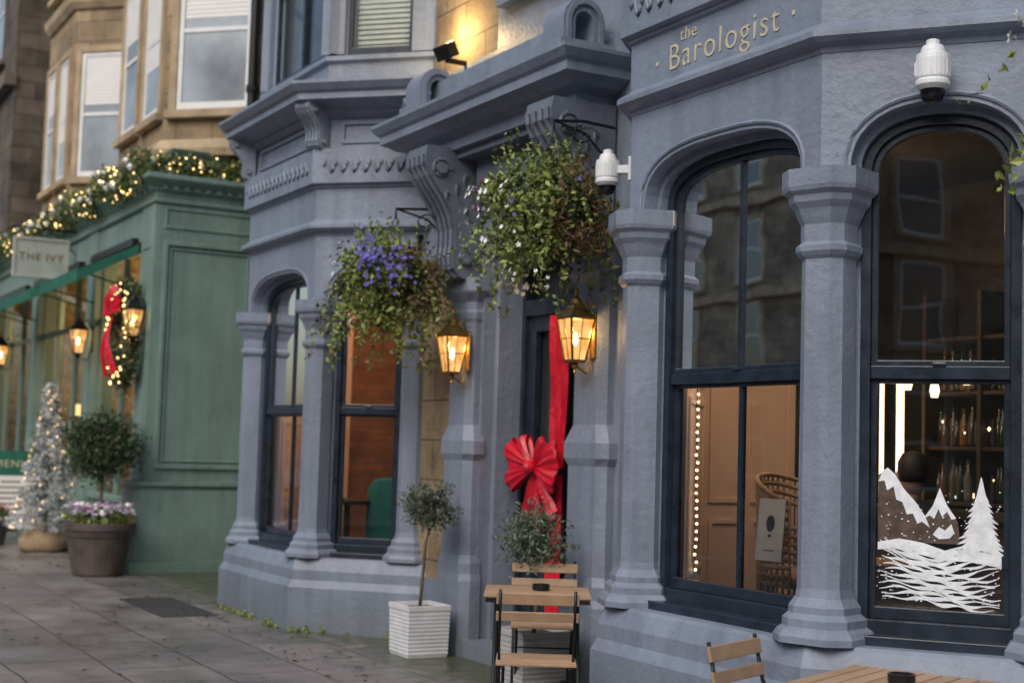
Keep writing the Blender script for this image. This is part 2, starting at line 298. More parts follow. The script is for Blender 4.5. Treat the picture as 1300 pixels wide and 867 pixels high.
# ================================================================= GREY BAR BUILDING
BLD=root('grey_bar_building')
g=MB(); gd=MB(); nv=MB(); gl=MB(); glc=MB(); cr=MB(); wv=MB()
F=4.48; WY=5.10
def octo(h,c): 
    return [(h,-h+c),(h,h-c),(h-c,h),(-h+c,h),(-h,h-c),(-h,-h+c),(-h+c,-h),(h-c,-h)]
COLP=[(.20,.60),(.20,.63),(.185,.655),(.165,.67),(.165,.705),(.14,.73),(.14,.76),(.115,.80),(.108,.84),(.106,2.34),(.12,2.355),(.132,2.375),(.132,2.40),(.112,2.42),(.112,2.50),(.125,2.53),(.14,2.57),(.16,2.60),(.165,2.63),(.185,2.65),(.19,2.67),(.19,2.75)]
def column(m,x,y,rot,dz):
    m.M=T(x,y,dz,rot); m.loft([[(px,py,z) for px,py in octo(h,h*.42)] for h,z in COLP]); m.M=Matrix.Identity(4)
CON=[(0,1.0),(1.0,1.0),(1.03,.93),(1.02,.86),(.95,.78),(.83,.70),(.68,.61),(.54,.50),(.47,.38),(.47,.26),(.50,.17),(.48,.08),(.38,.02),(.22,0),(0,0)]
def console(m,M,w,d,h):
    m.M=M
    m.prism([(-o*d,z*h) for o,z in CON],-w/2,w/2,'x')
    for sx in (-1,1):
        for (c_o,cz,r0) in ((.76,.83,.17),(.27,.16,.14)):
            pth=[]
            for k in range(26):
                a=k/25*2.3*2*math.pi; rr=r0*(1-k/27)
                pth.append((sx*(w/2+.006),-(c_o*d)+rr*math.cos(a)*min(d,h),cz*h+rr*math.sin(a)*min(d,h)))
            m.tube(pth,.014*min(1,h),5)
            m.prism([(-c_o*d+math.cos(t)*.045*h,cz*h+math.sin(t)*.045*h) for t in [i*math.pi/4 for i in range(8)]],sx*w/2,sx*(w/2+.03),'x')
        if h>.8:
            for (c_o,cz,L_,a0) in ((.45,.72,.16,.6),(.3,.55,.14,1.1),(.62,.66,.12,.3),(.2,.38,.12,1.4),(.3,.8,.13,.2)):
                m.tube([(sx*(w/2+.004),-c_o*d-L_*t*math.cos(a0+t*1.5)*h*.6,cz*h-L_*t*math.sin(a0+t*1.2)*h) for t in [i/6 for i in range(7)]],.02,5,.004)
    for fx in (-.36,-.12,.12,.36):
        m.tube([(fx*w,-o*d-.008,z*h) for o,z in CON[2:13]],.022*w/.35,5)
    m.M=Matrix.Identity(4)
A0=.105; IN=.035; FR=.045
def facet_stuff(P,Q,dz,frame_v,key):
    P=Vector(P);Q=Vector(Q); L=(Q-P).length; ang=math.atan2(Q.y-P.y,Q.x-P.x); M=T(P.x,P.y,dz,ang)
    G=glc if key==1 else gl
    for m in (g,nv,gl,glc,wv,cr): m.M=M
    a,b=A0,L-A0; zs,ri=2.75,.30
    n=2.8 if L>1.2 else 2.25
    A=arch(a,b,zs,zs,ri,n)[1:-1]; B=arch(a+IN,b-IN,zs,zs,ri-IN,n)[1:-1]
    g.spandrel(A,3.36,-.085,.0); g.box(-.0,a,-.085,.0,zs,3.36); g.box(b,L,-.085,.0,zs,3.36)
    g.spandrel(B,3.36,.0,.2); g.box(0,a+IN,.0,.2,zs,3.36); g.box(b-IN,L,.0,.2,zs,3.36)
    H=arch(a-.03,b+.03,zs,zs,ri+.03,n)[1:-1]; g.tube([(x,-.088,z) for x,z in H],.012,6)
    g.box(0,a+IN,.06,.2,.55,zs); g.box(b-IN,L,.06,.2,.55,zs)
    i1=IN+FR
    o1=arch(a+IN,b-IN,.60,zs,ri-IN,n); o2=arch(a+i1,b-i1,.71,zs,ri-i1,n); nv.ring(o1,o2,.045,.15)
    nv.box(a,b,-.06,.12,.585,.645)
    zr=1.83; nv.box(a+i1,b-i1,.06,.12,zr-.03,zr+.03)
    i2=i1+.028
    o3=arch(a+i2,b-i2,zr+.055,zs-.01,ri-i2+.01,n); o2b=arch(a+i1,b-i1,zr+.03,zs,ri-i1,n); nv.ring(o2b,o3,.07,.11)
    o4=[(a+i1,.71),(a+i1,zr-.03),(b-i1,zr-.03),(b-i1,.71)]; o5=[(a+i2,.765),(a+i2,zr-.05),(b-i2,zr-.05),(b-i2,.765)]; nv.ring(o4,o5,.085,.13)
    if frame_v:
        c=(a+b)/2; nv.box(c-.013,c+.013,.075,.11,zr+.055,zs+ri-i2+.01); nv.box(c-.013,c+.013,.09,.125,.765,zr-.05)
    ig=i1+.015
    up=arch(a+ig,b-ig,zr+.03,zs,ri-ig,n); G.add([(x,.092,z) for x,z in up],[tuple(range(len(up)))])
    gl.add([(a+ig,.108,.75),(b-ig,.108,.75),(b-ig,.108,zr),(a+ig,.108,zr)],[(0,1,2,3)])
    nW=int(L/.105); step=(L-.06)/nW
    for k in range(nW):
        x0=.03+k*step+.01
        wv.tube([(x0+q/8*step*.95,-.158,3.885+.055*math.sin(q/8*2*math.pi)) for q in range(9)],.0135,5)
    nv.box((a+b)/2-.03,(a+b)/2+.03,.05,.062,zr+.03,zr+.045)
    for m in (g,nv,gl,glc,wv,cr): m.M=Matrix.Identity(4)
gl2=MB(); bl=MB()
def bay(x0,x1,dz,key,SR):
    SB=.62
    P=[(x0-SB,WY),(x0,F),(x1,F),(x1+SR,WY)]
    k=.25
    ex=[(x0-SB-k,WY+k),P[1],P[2],(x1+SR+k*SR/SB,WY+k)]
    aR=math.atan2(SB,SR)
    g.sweep(ex,[(-.22,.0),(.235,.0),(.235,.36+dz),(.20,.42+dz),(.20,.50+dz),(.165,.585+dz),(.15,.602+dz),(-.22,.602+dz)])
    RT=(-math.pi/4,-math.pi/8,aR/2,aR)
    for (p,r_) in zip(P,RT): column(g,p[0],p[1],r_,dz)
    facet_stuff(P[0],P[1],dz,False,key); facet_stuff(P[1],P[2],dz,True,key); facet_stuff(P[2],P[3],dz,False,key)
    for j in (1,2):
        p=Vector(P[j]); d1=(p-Vector(P[j-1])).normalized(); d2=(Vector(P[j+1])-p).normalized(); n1=Vector((d1.y,-d1.x)); n2=Vector((d2.y,-d2.x)); mt=(n1+n2)/(1+n1.dot(n2))
        g.prism([tuple(p),tuple(p+n1*.0848),tuple(p+mt*.0848),tuple(p+n2*.0848)],2.752+dz,3.34+dz,'z')
    pr=[(-.2,3.30),(.09,3.30),(.10,3.325),(.14,3.34),(.165,3.36),(.165,3.385),(.15,3.40),(.11,3.425),(.095,3.44),(.095,3.70),(.115,3.71),(.12,3.73),(.155,3.74),(.155,4.03),(.13,4.045),(.08,4.06),(.07,4.30),(.10,4.32),(.14,4.345),(.15,4.37),(.26,4.40),(.34,4.42),(.34,4.47),(.37,4.49),(.41,4.54),(.41,4.565),(.05,4.62),(-.2,4.62)]
    g.sweep(ex,[(o,z+dz) for o,z in pr])
    for i in range(3):
        A=Vector(P[i]);B=Vector(P[i+1]); L=(B-A).length; an=math.atan2(B.y-A.y,B.x-A.x); g.M=T(A.x,A.y,dz,an)
        g.ring([(.16,4.09),(.16,4.28),(L-.16,4.28),(L-.16,4.09)],[(.19,4.12),(.19,4.25),(L-.19,4.25),(L-.19,4.12)],-.095,-.06); g.M=Matrix.Identity(4)
    for (p,r_) in zip(P,RT):
        console(g,T(p[0],p[1],4.03+dz,r_)@T(0,-.07,0),.17,.24,.38)
    up=[(x0-SB-.15,WY+.15),P[1],P[2],(x1+SR+.15*SR/SB,WY+.15)]
    g.sweep(up,[(-.25,4.6+dz),(.02,4.6+dz),(.02,4.80+dz),(.06,4.82+dz),(.06,4.86+dz),(-.25,4.88+dz)])
    for i in range(3):
        A=Vector(P[i]);B=Vector(P[i+1]); L=(B-A).length; an=math.atan2(B.y-A.y,B.x-A.x); M=T(A.x,A.y,dz,an)
        g.M=M; g.box(-.08,.13,-.03,.2,4.88,7.0); g.box(L-.13,L+.08,-.03,.2,4.88,7.0); g.box(.13,L-.13,-.03,.2,6.75,7.0)
        nv.M=gl2.M=M; nv.ring([(.13,4.88),(.13,6.75),(L-.13,6.75),(L-.13,4.88)],[(.18,4.95),(.18,6.69),(L-.18,6.69),(L-.18,4.95)],.03,.1); nv.box(.18,L-.18,.04,.09,5.78,5.83)
        if i==1: nv.box(L/2-.02,L/2+.02,.04,.09,4.95,6.69)
        gl2.box(.17,L-.17,.07,.08,4.94,6.7)
        bl.M=M
        if i==2: 
            for q in range(38): bl.rbox((L/2,.11,4.97+q*.045),(L-.34,.046,.004),(math.radians(66),0,0))
        for m in (g,nv,gl2,bl): m.M=Matrix.Identity(4)
    g.sweep(up,[(-.3,7.0+dz),(.03,7.0+dz),(.1,7.1+dz),(.3,7.2+dz),(.33,7.3+dz),(-.3,7.35+dz)])
    return P
PL=bay(-12.95,-11.32,0,0,.62)
PR=bay(-6.50,-5.00,.12,1,.76)
PA,PB=(-9.97,-9.53),(-8.14,-7.68)
def wall(m,x0,x1,z0,z1,y0=WY,y1=WY+.3): m.box(x0,x1,y0,y1,z0,z1)
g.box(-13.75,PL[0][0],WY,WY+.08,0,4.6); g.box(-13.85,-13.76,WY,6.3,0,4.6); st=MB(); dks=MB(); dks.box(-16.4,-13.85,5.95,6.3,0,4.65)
wall(g,PL[3][0]-.02,PA[0],2.85,4.6); st.box(PL[3][0]-.02,PA[0],WY+.01,WY+.3,.5,2.85); wall(g,PL[3][0]-.02,PA[0],0,.5,WY-.03)
wall(g,PA[0],PA[1],0,4.6,WY,5.6); wall(g,PB[0],-7.28,0,4.6,WY,5.6); wall(g,-7.28,PR[0][0]+.02,0,4.6,WY,5.17); wall(g,PA[1],PB[0],3.05,4.6,WY,5.6)
wall(g,PR[3][0]-.02,6,0,4.72)
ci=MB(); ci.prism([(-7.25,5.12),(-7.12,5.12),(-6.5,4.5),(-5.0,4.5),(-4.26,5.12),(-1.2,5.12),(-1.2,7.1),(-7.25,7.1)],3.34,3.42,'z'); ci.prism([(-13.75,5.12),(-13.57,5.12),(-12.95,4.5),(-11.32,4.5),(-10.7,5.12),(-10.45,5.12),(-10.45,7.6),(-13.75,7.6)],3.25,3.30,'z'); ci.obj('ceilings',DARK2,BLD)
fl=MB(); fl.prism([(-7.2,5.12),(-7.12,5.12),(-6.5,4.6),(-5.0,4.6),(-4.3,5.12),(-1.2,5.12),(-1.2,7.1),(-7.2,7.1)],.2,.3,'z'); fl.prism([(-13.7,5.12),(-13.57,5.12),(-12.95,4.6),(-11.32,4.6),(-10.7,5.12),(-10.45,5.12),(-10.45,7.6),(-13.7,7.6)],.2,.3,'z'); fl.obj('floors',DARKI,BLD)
cr.box(-7.25,-7.16,5.17,6.15,.3,3.34)
for (z0,z1) in ((.4,1.15),(1.25,2.1),(2.2,3.2)):
    for (y0,y1) in ((5.45,5.72),(5.78,6.1)): cr.M=T(-7.16,0,0,math.pi/2); cr.ring([(y0,z0),(y0,z1),(y1,z1),(y1,z0)],[(y0+.03,z0+.03),(y0+.03,z1-.03),(y1-.03,z1-.03),(y1-.03,z0+.03)],-.015,0); cr.M=Matrix.Identity(4)
for P,dz in ((PL,0),(PR,.12)):
    cr.M=T(P[0][0],P[0][1],dz,-math.pi/4); cr.box(.1,.78,.22,.24,.6,3.2)
    cr.ring([(.14,.75),(.14,1.75),(.74,1.75),(.74,.75)],[(.18,.79),(.18,1.71),(.70,1.71),(.70,.79)],.24,.252); cr.ring([(.14,1.82),(.14,3.0),(.74,3.0),(.74,1.82)],[(.18,1.86),(.18,2.96),(.70,2.96),(.70,1.86)],.24,.252)
    cr.M=Matrix.Identity(4)
cr.box(-13.66,-13.60,5.2,5.75,.3,3.25)
dk=MB(); dk.box(-7.25,-7.15,6.15,7.1,.3,3.34); dk.box(-7.2,-1.2,7.0,7.1,.3,3.34); dk.box(-1.3,-1.2,5.3,7.0,.3,3.34); dk.box(-10.45,-10.35,5.4,7.6,.3,3.3)
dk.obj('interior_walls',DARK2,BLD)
bi=MB(); bi.box(-13.75,-13.67,5.2,7.6,.3,3.3); bi.box(-13.7,-10.4,7.5,7.6,.3,3.3); bi.obj('interior_brick_wall',BRICKI,BLD)
dr=MB(); dr.box(PA[1],PB[0],5.5,5.56,.0,3.05)
dn=MB(); xl,xr=PA[1],PB[0]; xm=(xl+xr)/2
dn.box(xl,xl+.1,5.40,5.5,.12,3.05); dn.box(xr-.1,xr,5.40,5.5,.12,3.05)
dn.box(xl+.1,xr-.1,5.40,5.5,2.56,2.68); dn.box(xl+.1,xr-.1,5.40,5.5,2.97,3.05)
for (a,b) in ((xl+.1,xm-.01),(xm+.01,xr-.1)):
    dn.ring([(a,.13),(a,2.56),(b,2.56),(b,.13)],[(a+.11,.95),(a+.11,2.44),(b-.11,2.44),(b-.11,.95)],5.44,5.49); dn.ring([(a+.12,.2),(a+.12,.82),(b-.12,.82),(b-.12,.2)],[(a+.16,.24),(a+.16,.78),(b-.16,.78),(b-.16,.24)],5.42,5.445)
dn.tube([(xm-.05,5.38,1.0),(xm-.05,5.38,1.35)],.012,6)
dn.obj('entrance_door',NAVY,BLD,bevel=.005); dr.obj('door_glass',GLASSD,BLD)
g.box(xl,xr,4.97,5.5,0,.12)
for xa,xb in (PA,PB):
    w=xb-xa; c=(xa+xb)/2
    def pl(h,z): 
        return [(c-w/2*h,WY+.02,z),(c-w/2*h,WY-.05*h*1.2,z),(c-w/2*h+.06,WY-.10*h*1.2,z),(c+w/2*h-.06,WY-.10*h*1.2,z),(c+w/2*h,WY-.05*h*1.2,z),(c+w/2*h,WY+.02,z)]
    g.loft([pl(1.12,0),pl(1.12,.55),pl(1.06,.6),pl(1.06,.68),pl(.96,.74),pl(.96,1.45),pl(1.10,1.5),pl(1.10,1.6),pl(.84,1.72),pl(.84,2.5),pl(.9,2.53),pl(.92,2.58),pl(.85,2.6),pl(.85,2.66),pl(1.1,2.72),pl(1.16,2.74),pl(1.16,2.84)])
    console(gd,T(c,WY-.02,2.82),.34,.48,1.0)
g.box(xl,xl+.06,5.2,5.4,.12,3.05); g.box(xr-.06,xr,5.2,5.4,.12,3.05)
cp=[(-10.32,5.3),(-10.32,4.80),(-7.80,4.80),(-7.80,5.3)]
g.sweep(cp,[(-.3,3.80),(.0,3.80),(.0,3.88),(.03,3.90),(.09,3.915),(.14,3.95),(.19,3.97),(.19,4.03),(.215,4.05),(.25,4.10),(.25,4.125),(.0,4.20),(-.3,4.22)])
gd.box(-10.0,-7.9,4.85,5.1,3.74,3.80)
g.box(-10.1,-8.1,4.86,5.1,4.20,4.42)
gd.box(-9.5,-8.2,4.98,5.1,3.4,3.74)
for cx in (-10.1,-7.94):
    g.M=T(cx,4.72,4.19,math.radians(90))
    g.ring(arch(-.02,.30,0,.17,.17,2),arch(.07,.21,.05,.17,.075,2),-.13,.13); 
    g.ring(arch(.0,.28,0.01,.17,.15,2),arch(.03,.25,.04,.17,.12,2),-.15,.15)
    g.M=Matrix.Identity(4)
    g.box(cx-.16,cx+.16,4.66,5.08,4.17,4.23)
st.box(-10.55,-9.45,WY,WY+.3,4.6,9); g.box(-9.45,-7.3,WY,WY+.3,4.6,9)
g.box(-13.62,-10.55,WY+.05,WY+.3,4.6,9); g.box(-7.3,6,WY+.05,WY+.3,4.72,9)
sash(g,nv,gl2,T(-8.75,WY,5.0),.8,1.7,tw=.14)
g.M=nv.M=gl2.M=Matrix.Identity(4)
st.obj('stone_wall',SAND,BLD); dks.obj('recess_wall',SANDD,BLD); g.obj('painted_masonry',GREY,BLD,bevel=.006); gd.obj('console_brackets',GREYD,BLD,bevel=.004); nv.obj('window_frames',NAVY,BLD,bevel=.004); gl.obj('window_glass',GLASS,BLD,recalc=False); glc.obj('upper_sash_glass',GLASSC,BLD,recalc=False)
wv.obj('frieze_waves',GREY,BLD,smooth=True); gl2.obj('upper_panes',GLASSG,BLD); bl.obj('window_blinds',WHITE,BLD); cr.obj('cream_panelling',CREAM,BLD,bevel=.004)
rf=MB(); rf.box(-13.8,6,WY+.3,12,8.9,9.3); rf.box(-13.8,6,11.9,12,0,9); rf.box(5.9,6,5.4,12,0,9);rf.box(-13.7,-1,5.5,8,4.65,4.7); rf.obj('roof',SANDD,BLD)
lamp('room_light',(-6.2,5.45,2.95),30,(1,.69,.46),.12,BLD); lamp('room_light_b',(-6.1,5.1,2.2),8,(1,.68,.44),.08,BLD)
lamp('dining_light',(-12.2,6.0,2.8),48,(1,.55,.30),.15,BLD); lamp('dining_light_b',(-12.4,5.2,2.6),9,(1,.6,.35),.1,BLD)
def text(s,size,M,mat,name,parent,wfit=None,off=0):
    c=bpy.data.curves.new(name,'FONT'); c.body=s; c.size=size; c.extrude=.002; c.align_x='CENTER'; c.space_character=1.15; c.offset=off
    o=bpy.data.objects.new(name+'_tmp',c); COL.objects.link(o); bpy.context.view_layer.update()
    me=bpy.data.meshes.new_from_object(o.evaluated_get(bpy.context.evaluated_depsgraph_get())); COL.objects.unlink(o)
    xs=[v.co.x for v in me.vertices]; k=1
    if wfit and xs: k=wfit/(max(xs)-min(xs))
    me.transform(M@Matrix.Rotation(math.pi/2,4,'X')@Matrix.Diagonal((k,1,1,1)))
    o2=bpy.data.objects.new(name,me); COL.objects.link(o2); me.materials.append(mat); o2.parent=parent; return o2
ly=F-.095-.003
text('Barologist',.20,T(-5.72,ly,3.60),GOLD,'lettering_main',BLD,.90,-.002); text('the',.10,T(-6.0,ly,3.74),GOLD,'lettering_small',BLD)
m=MB()
for q in (-.56,.56): m.M=T(-5.72+q,ly,3.66,rx=math.pi/2); m.lathe([(.012,-.002),(.012,.002)],10)
m.obj('lettering_dots',GOLD,BLD)
# ---- interior furnishing of right room
bar=root('back_bar_shelves'); m=MB()
for z in (1.28,1.62,1.96,2.3): m.box(-6.58,-5.2,6.72,6.98,z,z+.025)
for x in (-6.6,-6.15,-5.7,-5.2): m.box(x,x+.03,6.7,6.98,.3,2.6)
m.box(-7.1,-5.0,6.3,6.5,.3,1.22); m.box(-7.14,-4.96,6.26,6.55,1.22,1.27); m.obj('shelves',DARKI,bar,bevel=.004)
m=MB()
for z in (1.305,1.645,1.985): 
    for x in (-6.5,-6.05,-5.6): m.box(x,x+.22,6.96,6.972,z+.02,z+.05)
m.box(-6.93,-6.91,6.66,6.68,1.30,2.05); m.box(-6.72,-6.685,6.60,6.635,1.30,2.15)
for x,z in ((-6.42,1.98),(-6.2,1.93),(-5.95,2.0)): m.lathe([(.02,0),(.03,.04),(.02,.10),(.008,.11)],10,(x,6.4,z))
for q in range(14): m.octa((U(-6.6,-5.6),U(6.5,6.9),U(1.35,2.25)),U(.008,.016))  # small glowing specks stand in for glints on the bottles
m.obj('shelf_lights_and_glints',BARGLOW,bar)
for k,bm_ in enumerate(BOT):
    m=MB()
    for z in (1.305,1.645,1.985):
        for q in range(8):
            x=-6.54+q*.16+k*.04+U(-.008,.008); h=U(.75,1.15)
            m.lathe([(.026,0),(.028,.02),(.028,.14*h),(.010,.19*h),(.010,.25*h)],8,(x,6.82+U(-.03,.03),z))
    m.obj('bottles_%d'%k,bm_,bar,smooth=True)
wc=root('wicker_chair',(-5.95,5.22,.46)); m=MB()
for k in range(11):
    rr=.27; zz=.42+k*.045; m.tube([(rr*math.cos(a)*(1+.02*k),rr*math.sin(a),zz+(.12*math.sin(a) if k>6 else 0)) for a in [math.pi*(-.05+i/14*1.1) for i in range(15)]],.014,5)
for i in range(26):
    a=math.pi*(-.05+i/25*1.1); m.tube([(.27*math.cos(a),.27*math.sin(a),.2),(.30*math.cos(a),.28*math.sin(a),.88+.12*math.sin(a))],.009,4)
m.lathe([(.25,.40),(.27,.42),(.27,.46),(.2,.48)],20); 
for a in (.8,2.3,3.9,5.4): m.tube([(.22*math.cos(a),.22*math.sin(a),-.16),(.2*math.cos(a),.2*math.sin(a),.42)],.018,6)
wc.rotation_euler=(0,0,1.9); m.obj('wicker_body',WICK,wc,smooth=True)
def itable(loc,mat):
    tb=root('cafe_table',loc); m=MB(); m.lathe([(.29,.70),(.3,.71),(.3,.735),(.29,.74)],28); m.lathe([(.2,0),(.2,.02),(.03,.05),(.03,.70)],14); m.obj('top_and_stem',mat,tb)
itable((-5.45,5.15,.3),WICK); itable((-12.3,5.2,.3),DARKI)
ca=root('green_armchair',(-11.85,5.45,.3)); m=MB()
m.loft([[(.30*k*math.cos(t),.07*math.sin(t)+.02*k,z) for t in [i*math.pi/8 for i in range(16)]] for z,k in ((.35,.9),(.55,1.0),(.75,1.02),(.86,.95),(.93,.7),(.95,.3))]); m.box(-.28,.28,-.5,-.05,.3,.45); m.box(-.34,-.26,-.45,0,.2,.6); m.box(.26,.34,-.45,0,.2,.6)
for x in (-.25,.25):
    for y in (-.42,-.03): m.tube([(x,y,0),(x,y,.3)],.02,6)
ca.rotation_euler=(0,0,math.radians(200)); m.obj('upholstery',TEAL,ca,bevel=.02,smooth=True)
pn=root('pendant_lamp',(-12.6,6.2,2.2)); m=MB(); m.lathe([(.03,.12),(.09,.08),(.12,0),(.11,-.01)],16); m.tube([(0,0,.1),(0,0,1.05)],.006,5); m.obj('shade',BRASS,pn,smooth=True); m=MB(); m.ball((0,0,0),.05); m.obj('bulb',LAMPE,pn)
SKIN=pm('skin',(.42,.25,.18),.55,namt=.1,bump=0); CLOTH=pm('dark_jumper',(.03,.03,.035),.9,namt=.3); HAIR=pm('dark_hair',(.02,.013,.01),.6,namt=.3,bump=.4,bscale=90)
pe=root('seated_customer',(-6.0,6.02,.3),math.radians(60))
def skinned(name,V,E,R,mat,parent):
    me=bpy.data.meshes.new(name); me.from_pydata(V,E,[]); o=bpy.data.objects.new(name,me); COL.objects.link(o); o.parent=parent; me.materials.append(mat)
    sk_=o.modifiers.new('Skin','SKIN'); 
    if not me.skin_vertices: 
        bm=bmesh.new(); bm.from_mesh(me); bm.verts.layers.skin.verify(); bm.to_mesh(me); bm.free()
    for i,rr in enumerate(R): me.skin_vertices[0].data[i].radius=(rr,rr*.85)
    me.skin_vertices[0].data[0].use_root=True
    sk_.use_smooth_shade=True; sb=o.modifiers.new('Sub','SUBSURF'); sb.levels=2; sb.render_levels=2
skinned('body_clothes',[(0,0,.5),(0,.0,.68),(0,.0,.88),(0,0,.98),(0,0,1.03),(-.19,0,.93),(-.24,.08,.68),(-.16,.30,.72),(.19,0,.93),(.24,.08,.68),(.16,.30,.72),(-.1,.1,.5),(-.12,.45,.5),(-.12,.47,.1),(.1,.1,.5),(.12,.45,.5),(.12,.47,.1)],
 [(0,1),(1,2),(2,3),(3,4),(3,5),(5,6),(6,7),(3,8),(8,9),(9,10),(0,11),(11,12),(12,13),(0,14),(14,15),(15,16)],[.14,.14,.16,.10,.06,.065,.05,.035,.065,.05,.035,.09,.07,.045,.09,.07,.045],CLOTH,pe)
m=MB(); m.lathe([(.05,1.0),(.05,1.07)],12); m.lathe([(.02,1.05),(.055,1.07),(.072,1.12),(.078,1.17),(.074,1.23),(.05,1.275),(.01,1.29)],20,sy=1.2); m.loft([[(x*s_,.085+.03*t_,1.155+z) for x,z in ((-.012,-.012),(.012,-.012),(.006,.03),(-.006,.03))] for s_,t_ in ((1,0),(.5,.8))])
for sx in (-1,1): m.ball((sx*.078,0,1.16),.02,8,6,1.4)
for sx in (-1,1):
    m.ball((sx*.15,.36,.73),.035,10,6,.6)
    for f_ in range(5): m.tube([(sx*.15+(f_-2)*.015,.37,.735),(sx*.15+(f_-2)*.017,.42+.01*(2-abs(f_-2)),.735),(sx*.15+(f_-2)*.017,.44,.72)],.008,6)
m.obj('head_and_hands',SKIN,pe,smooth=True)
m=MB(); m.lathe([(.07,1.13),(.086,1.17),(.084,1.24),(.058,1.29),(.01,1.305)],20,(0,-.02,0),sy=1.15); m.obj('hair',HAIR,pe,smooth=True)
m=MB(); m.lathe([(.2,.40),(.21,.42),(.2,.45)],20); m.tube([(0,0,0),(0,0,.4)],.03,8); m.lathe([(.2,0),(.2,.02)],16); m.obj('stool',DARKI,root('bar_stool',(-6.0,6.02,.3)))
# string of fairy lights hung on the shutter of the left cant
fr_=root('string_lights'); m=MB(); w=MB()
for k in range(50): z=.90+k*.043; m.ball((-6.535+U(-.005,.005),4.895+U(-.005,.005),z),.0082,6,4)
w.tube([(-6.545,4.895,.88),(-6.545,4.895,3.1)],.003,4)
for k in range(16): a=k/15*math.pi*.5; m.ball((-6.535,4.895,3.05),.008,6,4) if k==0 else None
m.obj('bulbs',BULB2,fr_); w.obj('wire',METAL,fr_)
fs=MB()
for k in range(22): fs.ball((-12.98,4.90,.95+k*.09),.008,6,4)
fs.obj('bulbs_b',BULB,fr_)
mc=root('menu_card',(-5.60,4.64,1.03),0); m=MB(); m.M=T(0,0,0,.1,math.radians(-6)); m.box(-.09,.09,0,.004,0,.31); m.obj('card',PAPER,mc)
m=MB(); m.M=T(0,0,0,.1,math.radians(-6)); m.prism([(.028*math.cos(t),.19+.036*math.sin(t) if math.sin(t)>0 else .19+.046*math.sin(t)) for t in [i*math.pi/10 for i in range(20)]],-.003,-.001,'y'); m.box(-.008,.008,-.003,-.001,.118,.132); m.box(-.035,.035,-.003,-.001,.05,.054); m.obj('balloon_print',pm('grey_ink',(.06,.065,.07),.8,nscale=60,namt=.5,bump=0),mc)
# snow scene sprayed on cant glass
sn=root('window_snow_decal'); aR=math.atan2(.62,.76); LC=math.hypot(.62,.76)
xg0=A0+IN+FR+.03; xg1=LC-xg0
Mc=T(PR[2][0],PR[2][1],.12,aR)@Matrix.Translation((xg0,0,0))@Matrix.Diagonal(((xg1-xg0)/.41,1,1,1))@Matrix.Translation((-.245,0,0)); m=MB(Mc); rk=MB(Mc)
def poly(pts,y=.103,mm=None): (mm or m).add([(x,y,z) for x,z in pts],[tuple(range(len(pts)))])
def band(x0,x1,zf,thf,y,n_=22):
    a=[];b=[]
    for i in range(n_+1):
        t=i/n_; x=x0+(x1-x0)*t; zc=zf(t); th=thf(t); a.append((x,y,zc+th)); b.append((x,y,zc-th))
    m.add(a+b,[(i,i+1,n_+2+i,n_+1+i) for i in range(n_)])
for k in range(15):
    ph=U(0,6); am=U(.7,1.3); z0=.79+k*.0195
    band(.248+U(0,.03),.652-U(0,.03),lambda t:z0+.04*math.sin(t*4.2+k*.16+.8)*(.5+k/15)+.007*math.sin(t*19+ph),lambda t:(.0065+.004*math.sin(t*23+ph))*am*math.sin(math.pi*min(1,max(0,t*.94+.03)))+.0012,.1030-.0002*k)
poly([(.25,1.055),(.32,1.075),(.40,1.06),(.47,1.03),(.54,1.04),(.65,1.02),(.65,.965),(.55,.985),(.47,.985),(.38,1.01),(.30,1.03),(.25,1.02)],.0996)
for k in range(13):
    z=1.04+k*.024; w_=.088*(1-k/13.8)
    for sx in (-1,1):
        poly([(.585,z-.004),(.585+sx*w_*.5,z-.016),(.585+sx*w_*U(.85,1.15),z-.024-U(0,.008)),(.585+sx*w_*.55,z+.008),(.585+sx*w_*.15,z+.034),(.585,z+.036)],.0990-.0002*k-(.0001 if sx>0 else 0))
poly([(.25,1.06),(.25,1.36),(.275,1.385),(.30,1.36),(.33,1.30),(.37,1.24),(.40,1.18),(.42,1.12),(.42,1.07),(.33,1.06)],.1042,rk)
poly([(.40,1.06),(.40,1.18),(.425,1.22),(.452,1.30),(.48,1.22),(.51,1.16),(.52,1.06)],.1046,rk)
poly([(.25,1.33),(.262,1.375),(.28,1.395),(.305,1.365),(.335,1.30),(.375,1.24),(.405,1.18),(.42,1.13),(.395,1.155),(.38,1.145),(.365,1.19),(.345,1.185),(.33,1.24),(.31,1.25),(.30,1.31),(.28,1.29),(.27,1.335)],.1018)
poly([(.40,1.17),(.43,1.23),(.452,1.31),(.475,1.235),(.505,1.175),(.49,1.17),(.476,1.205),(.46,1.18),(.448,1.215),(.434,1.17),(.42,1.185)],.1014)
poly([(.43,1.10),(.45,1.135),(.47,1.12),(.49,1.15),(.50,1.11),(.485,1.085),(.45,1.08)],.1011)
for k in range(260): 
    x=.248+U(0,.40); z=.8+U(0,1)**1.6*.50; s_=U(.0012,.0045); poly([(x-s_,z),(x,z+s_),(x+s_,z),(x,z-s_)],.0960-.00001*k)
m.obj('snow_spray',SNOWP,sn,recalc=False); rk.obj('mountain_rock',ROCKP,sn,recalc=False)
